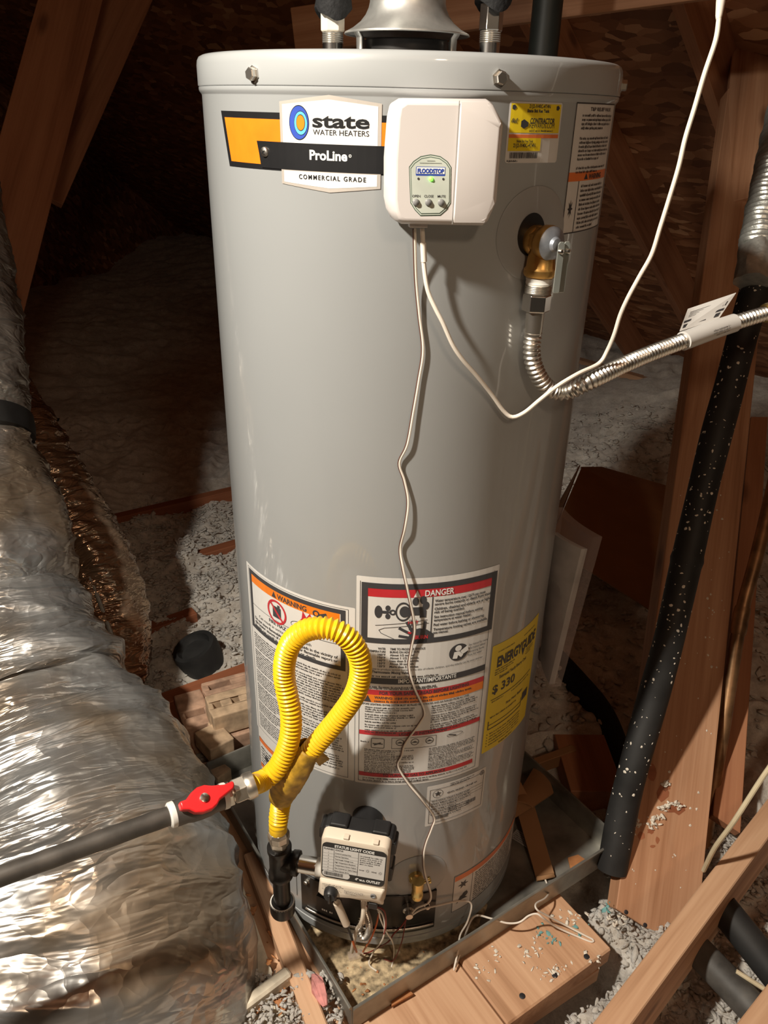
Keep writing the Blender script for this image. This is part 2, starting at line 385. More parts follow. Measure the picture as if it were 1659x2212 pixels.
m, nt, b = newmat('clear_plastic_bag')
b.inputs['Base Color'].default_value = (.62, .52, .50, 1); b.inputs['Roughness'].default_value = .22; b.inputs['Alpha'].default_value = .16
_tc = N(nt, 'ShaderNodeTexCoord'); _n = N(nt, 'ShaderNodeTexNoise'); _n.inputs['Scale'].default_value = 25; nt.links.new(_tc.outputs['Object'], _n.inputs['Vector']); bump(nt, b, _n.outputs[0], .3, .004)
M['bag'] = m
# ---------------------------------------------------------------- flat print laid on real surfaces
_TX = {}
def glyphs(txt, bold=0.0, spacing=1.0, shear=0.0):
    key = (txt, bold, spacing, shear)
    if key in _TX: return _TX[key]
    cu = bpy.data.curves.new('lettering', 'FONT'); cu.body = txt; cu.size = 1.0; cu.offset = bold; cu.space_character = spacing; cu.shear = shear
    cu.resolution_u = 3; cu.fill_mode = 'FRONT'
    o = bpy.data.objects.new('lettering', cu)
    me = o.to_mesh()
    V = [(v.co.x, v.co.y) for v in me.vertices]; F = [tuple(p.vertices) for p in me.polygons]
    o.to_mesh_clear(); bpy.data.objects.remove(o); bpy.data.curves.remove(cu)
    _TX[key] = (V, F); return V, F
class Print:
    """2D shapes in (s, z) metres, wrapped by fn(s, z, lift) onto the jacket or a flat face."""
    def __init__(s, fn, lift): s.fn = fn; s.lift = lift; s.V = []; s.F = []
    def _add(s, V, F):
        n = len(s.V); s.V += V; s.F += [tuple(i+n for i in f) for f in F]; return s
    def poly(s, pts):
        t = tessellate_polygon([[Vector((x, y, 0)) for x, y in pts]])
        return s._add(list(pts), [tuple(f) for f in t])
    def rect(s, x0, z0, x1, z1): return s._add([(x0, z0), (x1, z0), (x1, z1), (x0, z1)], [(0, 1, 2, 3)])
    def quad(s, a, b, c, d): return s._add([a, b, c, d], [(0, 1, 2, 3)])
    def line(s, a, b, wd):
        dx, dy = b[0]-a[0], b[1]-a[1]; L = math.hypot(dx, dy) or 1e-9; nx, ny = -dy/L*wd/2, dx/L*wd/2
        return s.quad((a[0]+nx, a[1]+ny), (b[0]+nx, b[1]+ny), (b[0]-nx, b[1]-ny), (a[0]-nx, a[1]-ny))
    def path(s, pts, wd, closed=False):
        n = len(pts)
        for i in range(n if closed else n-1): s.line(pts[i], pts[(i+1) % n], wd)
        return s
    def ring(s, cx, cy, r0, r1, n=36, ry=1.0):
        V = []
        for k in range(n):
            a = 2*math.pi*k/n; V += [(cx+r0*math.cos(a), cy+r0*math.sin(a)*ry), (cx+r1*math.cos(a), cy+r1*math.sin(a)*ry)]
        return s._add(V, [(2*k, 2*k+1, (2*k+3) % (2*n), (2*k+2) % (2*n)) for k in range(n)])
    def frame(s, x0, z0, x1, z1, t):
        s.rect(x0, z0, x1, z0+t); s.rect(x0, z1-t, x1, z1); s.rect(x0, z0+t, x0+t, z1-t); s.rect(x1-t, z0+t, x1, z1-t); return s
    def text(s, txt, x, z, h, width=None, align='C', bold=0.0, spacing=1.0, shear=0.0, rot=0.0):
        V, F = glyphs(txt, bold, spacing, shear)
        if not V: return s
        xs = [v[0] for v in V]; x0, x1 = min(xs), max(xs)
        k = h/0.73                                   # capital height
        kx = k if width is None else width/(x1-x0)
        off = {'C': -(x0+x1)/2, 'L': -x0, 'R': -x1}[align]
        c, sn = math.cos(rot), math.sin(rot); out = []
        for vx, vy in V:
            a, b = (vx+off)*kx, vy*k
            out.append((x+a*c-b*sn, z+a*sn+b*c))
        return s._add(out, F)
    def fine(s, x0, x1, z, h, seed=0, fill=1.0):
        """one line of print too small to read: letter-sized marks grouped in word lengths"""
        r = random.Random(seed); x = x0; end = x0+(x1-x0)*fill; p = h*.62
        while x < end:
            for k in range(r.randint(2, 8)):
                if x+p > end: break
                hh = h*(1.0 if r.random() < .25 else .72); lo = -h*.2 if r.random() < .1 else 0
                s.rect(x, z+lo, x+p*r.uniform(.45, .8), z+hh); x += p
            x += p*.7
        return s
    def para(s, x0, x1, z1, n, pitch, h, seed=0, last=.6):
        for i in range(n): s.fine(x0, x1, z1-pitch*(i+1), h, seed*97+i, last if i == n-1 else random.Random(seed+i).uniform(.9, 1))
        return z1-pitch*n
    def build(s, name, mat, parent, step=0.01, cut=True, thick=0.0):
        bm = bmesh.new(); vs = [bm.verts.new((x, y, 0)) for x, y in s.V]
        for f in s.F:
            try: bm.faces.new([vs[i] for i in f])
            except ValueError: pass
        if cut:
            xs = [v[0] for v in s.V]; k0 = int(math.floor(min(xs)/step)); k1 = int(math.ceil(max(xs)/step))
            for k in range(k0+1, k1):
                g = [e for e in bm.edges if min(e.verts[0].co.x, e.verts[1].co.x) < k*step-1e-6 and max(e.verts[0].co.x, e.verts[1].co.x) > k*step+1e-6]
                if not g: continue
                fs = list({f for e in g for f in e.link_faces}); vv = list({v for f in fs for v in f.verts}); ee = list({e for f in fs for e in f.edges})
                bmesh.ops.bisect_plane(bm, geom=vv+ee+fs, plane_co=(k*step, 0, 0), plane_no=(1, 0, 0))
        for v in bm.verts: v.co = s.fn(v.co.x, v.co.y, s.lift)
        me = bpy.data.meshes.new(name); bm.to_mesh(me); bm.free(); me.materials.append(mat)
        o = bpy.data.objects.new(name, me); link(o, parent)
        return o
def wrapfn(s, z, lift): return cylpt(s, z, R+lift)
def L_(lift): return Print(wrapfn, lift)
# ================================================================ setting: roof, insulation, joists
RE = np.array([-.675, .738, 0.0])                # along the eave
RD = np.array([.569, .520, -.637])               # down the slope
RN = np.cross(RD, RE); RN /= np.linalg.norm(RN)
E0 = onz(1300, 760, -.05)
def roofpt(a, b, h=0.0): return E0+RE*a+RD*b+RN*h
def beam(name, p0, p1, wd, th, wdir, mat, parent=None, bevel=.0015, kind=None):
    """board from p0 to p1 (centre line), width wd along wdir, thickness th across"""
    p0 = Vector(p0); p1 = Vector(p1); ax = (p1-p0); L = ax.length; ax.normalize()
    wv = Vector(wdir); wv = (wv-ax*wv.dot(ax)).normalized(); tv = ax.cross(wv)
    Mx = Matrix((ax, wv, tv)).transposed().to_4x4(); Mx.translation = (p0+p1)/2
    mb = MB(); mb.box((0, 0, 0), (L, wd, th))
    o = mb.build(name, mat, None, smooth=False, M=Mx)
    if parent is not None:
        o.parent = parent; o.matrix_parent_inverse = parent.matrix_world.inverted() if parent.type != 'EMPTY' else PINV[parent.name]
    if bevel: b = o.modifiers.new('bevel', 'BEVEL'); b.width = bevel; b.segments = 1
    if kind: o['kind'] = kind
    return o
def panelbox(name, c, u, v, n, hu, hv, th, mat):
    Mx = Matrix((Vector(u), Vector(v), Vector(n))).transposed().to_4x4(); Mx.translation = Vector(c)
    mb = MB(); mb.box((0, 0, th/2), (hu*2, hv*2, th)); o = mb.build(name, mat, None, smooth=False, M=Mx); o['kind'] = 'structure'; return o
RDn = RD/np.linalg.norm(RD)
panelbox('ceiling', roofpt(.6, -2.5, 0), RE, -RDn, RN, 4.6, 3.1, .02, M['osb'])          # roof deck seen from below
rid = roofpt(.6, -5.6, 0); RD2 = np.array([-RDn[0], -RDn[1], RDn[2]])                     # the far slope beyond the ridge
N2 = np.cross(RE, RD2); N2 /= np.linalg.norm(N2)
panelbox('roof_far_slope', rid+RD2*3.1, RE, RD2, N2, 4.6, 3.1, .02, M['osb'])
gb = E0+RE*5.15; tri = [gb+RD*1.0, rid+RE*4.56, np.array([rid[0]*2-gb[0]+RE[0]*4.56, rid[1]*2-gb[1]+RE[1]*4.56, -1.0])]
mb = MB(); nrm = Vector(RE); mb.add([Vector(q) for q in tri]+[Vector(q)+nrm*.02 for q in tri], [(0, 1, 2), (5, 4, 3), (0, 3, 4, 1), (1, 4, 5, 2), (2, 5, 3, 0)])
o = mb.build('wall_gable', M['osb'], None, smooth=False); o['kind'] = 'structure'

def rafter(a):
    o = beam('rafter', roofpt(a, -5.3, -.07), roofpt(a, .25, -.07), .14, .038, RN, M['rafter'])
    return tag(o, None, 'rafter', 'rafters under the right roof slope')
aL1 = ((onpl(1380, 518, E0-RN*.14, RN)-E0)@RE); aL2 = ((onpl(1515, 162, E0-RN*.14, RN)-E0)@RE)
pitch = aL1-aL2
for k, (a, lb) in enumerate(((aL1, 'brown rafter just right of the heater, its foot below the steel flex hose'), (aL2, 'brown rafter between the hanging white cord and the wall stud'),
                             (aL1+pitch, 'rafter crossing behind the dark vertical pipe at the heater top'))):
    rafter(a)['label'] = lb

# diagonal truss webs, upper left
def web(name, pa, pb, t0, t1, wd, label):
    a = dep(*pa, t0); b = dep(*pb, t1); o = beam(name, a, b, wd, .04, np.cross(b-a, ray((pa[0]+pb[0])/2, (pa[1]+pb[1])/2)), M['rafter'])
    return tag(o, label, 'beam', 'roof truss webs at upper left')
web('truss_web', (185, -120), (-75, 860), 2.35, 1.98, .160, 'wider reddish truss web slanting across the upper left corner')
web('truss_web', (325, -120), (85, 420), 2.75, 2.6, .150, 'darker truss web slanting behind the upper left one')
web('truss_web', (262, -130), (90, 330), 2.85, 2.7, .10, 'dim truss web squeezed between the two upper left webs')

# ---- insulation: heaped loose fill, one height field near, a coarser one beyond
PE1 = np.array([.822, .569]); PE2 = np.array([-.569, .822]); PC = np.array([.036, .045])   # drain pan axes and centre
def smooth(a, b, x): t = np.clip((x-a)/(b-a), 0, 1); return t*t*(3-2*t)
def ins_z(x, y):
    x = np.asarray(x, float); y = np.asarray(y, float)
    u = (x-PC[0])*PE1[0]+(y-PC[1])*PE1[1]; v = (x-PC[0])*PE2[0]+(y-PC[1])*PE2[1]
    big = (fbm(x*1.3+5, y*1.3+3, 3, 1)-.45)*.16
    lump = (billow(x*8, y*8, 2, 4)-.42)*.075
    fine = (billow(x*26, y*26, 2, 9)-.4)*.022
    base = -.075+big+lump+fine
    ed = (x-E0[0])*RD[0]+(y-E0[1])*RD[1]; ed = ed/.771                        # horizontal distance towards the eave
    base = base+smooth(-1.6, -.2, ed)*.16
    pm = np.maximum(np.abs(u), np.abs(v))-.312                                # the pan and the planks in front of it stay clear
    km = np.maximum(np.maximum(u-.178, -.46-u), np.maximum(-.435-v, v-.30))
    inside = np.minimum(pm, km)
    dm = smooth(.004, .030, inside)
    return base*dm+(1-dm)*-.20
def field(name, x0, x1, y0, y1, st):
    xs = np.arange(x0, x1+st/2, st); ys = np.arange(y0, y1+st/2, st); X, Y = np.meshgrid(xs, ys); Zz = ins_z(X, Y)
    jx = (vnoise(X*40, Y*40, 77)-.5)*st*.8; jy = (vnoise(X*40, Y*40, 78)-.5)*st*.8
    co = np.stack([X+jx, Y+jy, Zz], -1).reshape(-1, 3); nx = len(xs); ny = len(ys)
    i = (np.arange(ny-1)[:, None]*nx+np.arange(nx-1)[None]).ravel(); F = np.stack([i, i+1, i+nx+1, i+nx], -1)
    me = bpy.data.meshes.new(name); me.vertices.add(len(co)); me.vertices.foreach_set('co', co.ravel())
    me.loops.add(F.size); me.loops.foreach_set('vertex_index', F.ravel()); me.polygons.add(len(F))
    me.polygons.foreach_set('loop_start', np.arange(0, F.size, 4)); me.polygons.foreach_set('use_smooth', np.ones(len(F), bool)); me.update(); me.validate()
    me.materials.append(M['fluff']); o = bpy.data.objects.new(name, me); COL.objects.link(o); return o
tag(field('loose_insulation', -1.6, 2.0, -.9, 2.4, .0085), 'pale loose fill insulation heaped around the drain pan', 'insulation', kind='stuff')
tag(field('loose_insulation', -6.0, 3.6, 2.38, 8.0, .03), 'dim loose fill insulation stretching to the far attic', 'insulation', kind='stuff')
mb = MB(); mb.box((-.8, 2.5, -.36), (12, 13, .02)); o = mb.build('floor', M['cream'], None, smooth=False); o['kind'] = 'structure'

# joists peeping out of the fill
def joist(pa, pb, z, label, wd=.04, h=.16, mat='woodred', group='joists in the insulation', up=0.0):
    a = onz(*pa, z); b = onz(*pb, z); a[2] -= h/2; b[2] -= h/2
    return tag(beam('joist', a, b, h, wd, (0, 0, 1), M[mat]), label, 'joist', group)
joist((215, 1122), (540, 1046), -.062, 'farthest red joist showing as a thin line left of the heater')
joist((230, 1252), (545, 1160), -.058, 'red joist in the fill, second from the far one, left of the heater')
joist((280, 1366), (420, 1318), -.02, 'short red joist stub right of the hanging brown foil duct')
joist((300, 1528), (560, 1432), -.010, 'red joist running behind the brick pile', .045)
joist((352, 1510), (470, 1810), -.012, 'red joist running beside the brick pile towards the gas valve', .045)
joist((1236, 770), (1420, 822), .06, 'tan board end lying at the eave behind the corrugated hose', .05, .05, 'plank', 'boards at the eave')

# right wall stud: a long lower board and a shorter board lapped over it at the top
def board4(name, c, th, mat, label=None, cat=None, group=None):
    """board from four measured corners of its front face (bottom left, bottom right, top right, top left)"""
    bl, br, tr, tl = [Vector(q) for q in c]; p0 = (bl+br)/2; p1 = (tl+tr)/2; ax = (p1-p0); L = ax.length; ax.normalize()
    wv = ((br-bl)+(tr-tl)); wv = (wv-ax*wv.dot(ax)).normalized(); nv = ax.cross(wv)
    if nv.dot(Vector(CAM)-p0) < 0: nv = -nv
    Mx = Matrix((ax, nv.cross(ax), nv)).transposed().to_4x4(); Mx.translation = p0; Mi = Mx.inverted()
    F = [Mi @ q for q in (bl, br, tr, tl)]
    mb = MB(); mb.add([(q.x, q.y, 0) for q in F]+[(q.x, q.y, -th) for q in F], [(0, 1, 2, 3), (7, 6, 5, 4), (0, 4, 5, 1), (1, 5, 6, 2), (2, 6, 7, 3), (3, 7, 4, 0)])
    o = mb.build(name, mat, None, smooth=False, M=Mx); b = o.modifiers.new('bevel', 'BEVEL'); b.width = .0015; b.segments = 1
    return tag(o, label, cat, group)
stud = board4('stud', [dep(1322, 1960, 1.50), dep(1512, 2075, 1.47), dep(1690, 160, 2.25), dep(1582, 180, 2.15)], .04, M['wood'],
              'long leaning wall stud behind the speckled black pipe', 'stud', 'studs at the right')
board4('stud_splice', [dep(1555, 445, 2.06), dep(1690, 405, 2.03), dep(1740, -60, 2.25), dep(1596, -60, 2.28)], .04, M['wood'],
       'short board lapped over the top of the leaning stud', 'stud', 'studs at the right')
board4('stud', [dep(1540, 1760, 1.62), dep(1600, 1800, 1.60), dep(1659, 900, 2.2), dep(1622, 900, 2.2)], .03, M['rafter'],
       'dark narrow stud behind the leaning stud and copper pipe', 'stud', 'studs at the right')
# horizontal brace, upper right
a = dep(640, 111, 2.04); b = dep(2320, -112, 1.54)
tag(beam('brace_board', a+np.array([0, 0, .045]), b+np.array([0, 0, .045]), .10, .04, (0, 0, 1), M['wood']), 'horizontal brace board along the top right edge', 'brace')
# foreground beams, lower right
def edgebeam(name, pa, pb, z, wd, h, label, mat='plank'):
    a = onz(*pa, z); b = onz(*pb, z); d = b-a; d /= np.linalg.norm(d); side = np.array([d[1], -d[0], 0.0])*wd/2
    return tag(beam(name, a+side-np.array([0, 0, h/2]), b+side-np.array([0, 0, h/2]), h, wd, (0, 0, 1), M[mat], bevel=.002), label, 'beam', 'foreground beams')
edgebeam('floor_beam', (1120, 2416), (2075, 1190), .112, .040, .13, 'diagonal pine beam crossing the lower right corner')
edgebeam('floor_beam', (1380, 2482), (2150, 1494), .112, .045, .13, 'pine beam end cut off by the bottom right corner')
# ================================================================ water heater
heater = thing('water_heater', 'tall grey enamel gas water heater standing in the metal drain pan', 'water heater', (0, 0, 0))
ZS = 1.3097                      # seam of the top cap
mb = MB(); mb.lathe([(.225, .0), (.2515, .0), (.2538, .0018), (.2540, .004), (.2540, .0185), (.2526, .0192), (.2526, .0212), (.2540, .0220),
                     (.2540, 1.3005), (.2547, 1.3018), (.2566, 1.3042), (.2572, 1.3062), (.2572, ZS-.0012), (.2560, ZS-.0006)], seg=192, capb=False)
mb.build('jacket', M['tank'], heater)
mb = MB(); mb.lathe([(.2555, ZS-.001), (.2575, ZS), (.2578, ZS+.001), (.2578, 1.331), (.2570, 1.336), (.2550, 1.3395), (.2515, 1.3412), (.24, 1.3415), (.03, 1.3418)], seg=192, capa=False)
mb.build('top_cap', M['tank'], heater)
mb = MB()
for a in (20, 140, 260):
    t = math.radians(a); mb.lathe([(.03, -.030), (.03, .001)], (.18*math.cos(t), .18*math.sin(t), 0), seg=16)
mb.lathe([(.20, -.006), (.23, .004)], seg=64)
mb.build('base_feet', M['blackplastic'], heater)
def hexbolt(P, n, rad, name='bolt', mat=None, par=heater, washer=1.3, h=.006):
    mb = MB(); mb.lathe([(rad*washer, 0), (rad*washer, .0012), (rad, .0014), (rad, h), (rad*.85, h+.001)], P, n, seg=6 if washer < 1.01 else 6)
    return mb.build(name, mat or M['zinc'], par, smooth=False)
for (px_, py_) in ((548, 160), (1079, 169)):
    P = oncyl(px_, py_, .2578); hexbolt(P, (P[0], P[1], 0), .0062, mat=M['steel'])
t = math.radians(81); hexbolt((.2578*math.sin(t), -.2578*math.cos(t), 1.322), (math.sin(t), -math.cos(t), 0), .0062, mat=M['steel'])

# access door and burner opening at the foot
def cgrid(s0, s1, z0, z1, r, th=.004, ns=24):
    mb = MB(); ss = np.linspace(s0, s1, ns)
    A = [cylpt(a, z0, r) for a in ss]+[cylpt(a, z1, r) for a in ss]+[cylpt(a, z0, r+th) for a in ss]+[cylpt(a, z1, r+th) for a in ss]
    F = []; n = ns
    for i in range(n-1):
        F += [(i, i+1, n+i+1, n+i), (2*n+i, 3*n+i, 3*n+i+1, 2*n+i+1), (i, 2*n+i, 2*n+i+1, i+1), (n+i, n+i+1, 3*n+i+1, 3*n+i)]
    F += [(0, n, 3*n, 2*n), (n-1, 3*n-1, 4*n-1, 2*n-1)]
    return mb.add(A, F)
sL = sz(652, 1890)[0]; sR = sz(940, 1950)[0]
door = cgrid(sL, sR, .036, .132, R-.001, .0045, 30).build('access_door', M['door'], heater, bevel=.001)
cgrid(sL+.01, sR-.003, .047, .0515, R+.0034, .004, 30).build('door_rib', M['steel'], door, bevel=.0015)
cgrid(sL-.035, sL-.012, .06, .165, R-.001, .003, 8).build('door_flange', M['tankdisc'], heater)
a_, z_ = sz(712, 1952); cgrid(a_-.020, a_+.022, z_-.018, z_+.020, R+.003, .006, 8).build('spark_tag', M['blackplastic'], door)
pr_ = L_(.0095); pr_.fine(a_-.010, a_+.012, z_-.010, .006, 3); pr_.build('tag_print', M['whiteprint'], door)
for q in ((820, 1962), (922, 1955), (664, 1902)):
    P = oncyl(*q, R+.0035); hexbolt(P, (P[0], P[1], 0), .004, 'door_screw', M['steel'], door)
P = oncyl(880, 1958, R+.004); n_ = Vector((P[0], P[1], 0)).normalized()
mb = MB(); mb.lathe([(.009, 0), (.009, .008), (.006, .010), (.006, .020)], P, n_, seg=20); mb.build('sight_port', M['steel'], door)

# round cover plates: relief valve opening and drain valve
def disc(sc, zc, rad, name, hole=0.0):
    mb = MB(); V = []; F = []; n = 64; rr = [hole, rad*.5, rad*.96, rad] if hole else [0.0005, rad*.5, rad*.96, rad]
    for j, q in enumerate(rr):
        for k in range(n):
            a = 2*math.pi*k/n; V.append(cylpt(sc+q*math.cos(a), zc+q*math.sin(a), R+(.0004 if j == 3 else .0012)))
    for j in range(3):
        for k in range(n): k2 = (k+1) % n; F.append((j*n+k, j*n+k2, (j+1)*n+k2, (j+1)*n+k))
    return mb.add(V, F).build(name, M['tankdisc'], heater)
ST = R*math.radians(34.0); ZT = 1.1725
disc(ST, ZT, .049, 'relief_cover_plate', .0)
sD, zD = sz(903, 1888); disc(sD, .172, .050, 'drain_cover_plate')
mb = MB(); mb.add([cylpt(ST-.004+q*.019*math.cos(2*math.pi*k/32), ZT+q*.0225*math.sin(2*math.pi*k/32), R+.0018) for q in (.02, .5, 1) for k in range(32)], [(j*32+k, j*32+(k+1) % 32, (j+1)*32+(k+1) % 32, (j+1)*32+k) for j in range(2) for k in range(32)]); mb.build('relief_opening', M['blackplastic'], heater)

# ---------------------------------------------------------------- brand decal
def S(x, y): return sz(x, y)
def lab(name, x0, z0, x1, z1, r=.003, mat='white', label=None):
    p = L_(.0003); p.poly(rrect(x0, z0, x1, z1, r)); o = p.build(name, M[mat], heater)
    if label: o['label'] = label
    return o
def layer(o, name, mat, lift, fn):
    p = L_(lift); fn(p); return p.build(name, M[mat], o)
zT, zB = 1.2848, 1.2318
sl0, sr0 = S(478, 241)[0], S(850, 249)[0]; sl1 = S(497, 360)[0]
p = L_(.0003); p.poly([(sl0, zT), (sr0, zT), (sr0, .5*zB+.5*1.2295), (sl1, 1.2295)]); decal = p.build('brand_decal', M['black'], heater); decal['label'] = 'black and orange brand decal'
o1 = S(486, 254); o2 = S(607, 258); o3 = S(556, 300); o4 = S(564, 351); o5 = S(501, 348)
zo = 1.2785; zm = 1.2575; zb_ = 1.2350
layer(decal, 'orange_band', 'orange', .0005, lambda p: p.poly([(o1[0], zo), (sr0, zo), (sr0, zm), (o3[0], zm), (o4[0], zb_), (o5[0], zb_)]))
bl, br, bm_ = S(607, 300)[0], S(824, 300)[0], S(712, 300)[0]
zt1, zt0, zb1, zb0 = S(609, 219)[1], S(710, 205)[1], S(612, 396)[1], S(712, 416)[1]
badge = layer(decal, 'silver_badge', 'silver', .0008, lambda p: p.poly([(bl, zt1), (bm_, zt0), (br, zt1), (br, zb1), (bm_, zb0), (bl, zb1)]))
i_ = .0035
layer(decal, 'badge_field', 'white', .0010, lambda p: (p.poly([(bl+i_, zt1-.0025), (bm_, zt0-.004), (br-i_, zt1-.0025), (br-i_, zm), (bl+i_, zm)]),
      p.poly([(bl+i_, zB-.001), (br-i_, zB-.001), (br-i_, zb1+.002), (bm_, zb0+.004), (bl+i_, zb1+.002)])))
layer(decal, 'name_band', 'black', .0011, lambda p: p.poly([(o3[0], zm), (sr0, zm), (sr0, zB), (o4[0]+.002, zB)]))
cx, cz = S(647, 265); rx = S(668, 265)[0]-cx; ryr = .0155/rx if rx else 1
layer(decal, 'logo_outline', 'black', .0012, lambda p: p.poly(circ(cx, cz, rx*1.04, 40, .0160)))
layer(decal, 'logo_ring', 'blue', .0013, lambda p: p.poly(circ(cx, cz, rx*.98, 40, .0152)))
c2 = S(651, 266); layer(decal, 'logo_ring_edge', 'black', .0014, lambda p: p.poly(circ(c2[0], c2[1], rx*.70, 36, .0112)))
layer(decal, 'logo_ring_light', 'skyblue', .0015, lambda p: p.poly(circ(c2[0], c2[1], rx*.66, 36, .0106)))
c3 = S(651, 265); layer(decal, 'logo_core_edge', 'black', .0016, lambda p: p.poly(circ(c3[0], c3[1], rx*.46, 30, .0076)))
layer(decal, 'logo_core', 'orange', .0017, lambda p: p.poly(circ(c3[0], c3[1], rx*.42, 30, .0069)))
def brand(p):
    a = S(676, 270)[0]; b = S(799, 270)[0]
    p.text('state', (a+b)/2, S(735, 276)[1], .0125, width=b-a, bold=.028)
    p.text('WATER HEATERS', (a+b)/2, S(735, 293)[1], .0052, width=(b-a)*.985)
layer(decal, 'brand_lettering', 'black', .0013, brand)
layer(decal, 'grade_lettering', 'black', .0013, lambda p: p.text('COMMERCIAL GRADE', S(716, 383)[0], S(716, 390)[1], .0046, width=S(785, 383)[0]-S(642, 379)[0], bold=.02, spacing=1.35))
def pl(p):
    a, b = S(670, 335)[0], S(751, 340)[0]; p.text('ProLine', (a+b)/2, S(710, 346)[1], .0092, width=b-a, bold=.03)
    c = S(757, 337); p.ring(c[0], c[1], .0011, .0015, 16); p.text('R', c[0], c[1]-.0006, .0012)
layer(decal, 'name_lettering', 'whiteprint', .0013, pl)
P = oncyl(572, 328, R+.0012); n_ = Vector((P[0], P[1], 0)).normalized()
mb = MB(); mb.lathe([(.0052, 0), (.0046, .0018), (.0025, .0026), (.0004, .0028)], P, n_, seg=24); scr = mb.build('decal_screw', M['steel'], heater)
ex_ = Vector((-n_.y, n_.x, 0)); mb = MB()
for ang in (.5, .5+math.pi/2):
    Mx = Matrix((ex_*math.cos(ang)+Vector((0, 0, 1))*math.sin(ang), -ex_*math.sin(ang)+Vector((0, 0, 1))*math.cos(ang), n_)).transposed()
    mb.box(Vector(P)+n_*.0026, (.0052, .0011, .0010), Mx)
mb.build('screw_slot', M['blackplastic'], scr)

# ---------------------------------------------------------------- dealer sticker (its square code is left blank)
x0, x1 = S(1095, 290)[0], S(1208, 290)[0]; z1, z0 = S(1150, 220)[1], S(1150, 352)[1]; W = x1-x0; H = z1-z0
st = lab('dealer_sticker', x0, z0, x1, z1, .003, 'white', 'yellow and white dealer sticker'); X = lambda u: x0+W*u; Z = lambda v: z1-H*v
layer(st, 'sticker_yellow', 'yellowlab', .0005, lambda p: (p.rect(X(.03), Z(.50), X(.97), Z(.03)), p.rect(X(.03), Z(.80), X(.62), Z(.585))))
layer(st, 'sticker_red_line', 'orange2', .0005, lambda p: p.rect(X(.03), Z(.585), X(.97), Z(.525)))
def cs(p):
    p.text('21J2-X40C-4T4N', X(.54), Z(.095), .0034, W*.40, bold=.02); p.text('State Std Res Tank', X(.52), Z(.165), .0028, W*.42, bold=.04)
    p.text('CONTRACTOR', X(.62), Z(.345), .0050, W*.48, bold=.03); p.text('REWARDS.COM', X(.62), Z(.420), .0048, W*.48)
    for cxx in (.08, .90): p.poly([(X(cxx-.03), Z(.06)), (X(cxx+.01), Z(.05)), (X(cxx+.04), Z(.09)), (X(cxx+.01), Z(.13)), (X(cxx-.03), Z(.12))])
    p.poly([(X(.22), Z(.31)), (X(.27), Z(.28)), (X(.35), Z(.33)), (X(.35), Z(.39)), (X(.28), Z(.43)), (X(.22), Z(.40))])
    p.text('FREE', X(.10), Z(.34), .0022, W*.10, bold=.03); p.fine(X(.06), X(.17), Z(.30), .002, 4)
    p.fine(X(.38), X(.85), Z(.48), .0017, 5); p.text('State Std Res Tank', X(.32), Z(.655), .0024, W*.30, bold=.02); p.text('21J2-X40C-4T4N', X(.32), Z(.735), .0036, W*.40, bold=.02)
    r = random.Random(3); x = X(.07)
    while x < X(.58):
        wd = r.uniform(.0003, .0009); p.rect(x, Z(.92), x+wd, Z(.82)); x += wd+r.uniform(.0003, .0007)
    p.fine(X(.06), X(.22), Z(.98), .0018, 6); p.poly([(X(.02), Z(.965)), (X(.05), Z(.95)), (X(.05), Z(.98))])
layer(st, 'sticker_print', 'ink', .0008, cs)

# ---------------------------------------------------------------- relief valve label at the upper right
x0, x1 = S(1236, 300)[0], S(1316, 300)[0]; z1, z0 = 1.3015, 1.1690; W = x1-x0; H = z1-z0
tl = lab('relief_label', x0, z0, x1, z1, .001, 'white', 'tall warning label with orange band'); X = lambda u: x0+W*u; Z = lambda v: z1-H*v
layer(tl, 'label_orange_band', 'orange2', .0005, lambda p: p.rect(X(0), Z(.585), X(1), Z(.515)))
def tp(p):
    p.frame(x0, z0, x1, z1, .0012); p.text('T&P RELIEF VALVE', X(.53), Z(.058), .0036, W*.55, bold=.02)
    z = p.para(X(.12), X(.94), Z(.07), 4, .0041, .0026, 11); z = p.para(X(.12), X(.94), z-.006, 6, .0041, .0026, 12); p.para(X(.12), X(.94), z-.005, 2, .0041, .0026, 13)
    p.text('WARNING', X(.58), Z(.575), .0055, W*.36, bold=.035); p.poly([(X(.30), Z(.575)), (X(.385), Z(.575)), (X(.34), Z(.527))])
    p.rect(X(.20), Z(1), X(.21), Z(.585)); p.para(X(.26), X(.95), Z(.60), 10, .0049, .0029, 14)
    cx, cz = X(.10), Z(.80); pts = []
    for k in range(16):
        a = 2*math.pi*k/16; rr = .0085 if k % 2 == 0 else .0035; pts.append((cx+rr*math.cos(a)*.62, cz+rr*math.sin(a)*1.2))
    p.poly(pts)
layer(tl, 'label_print', 'ink', .0007, tp)

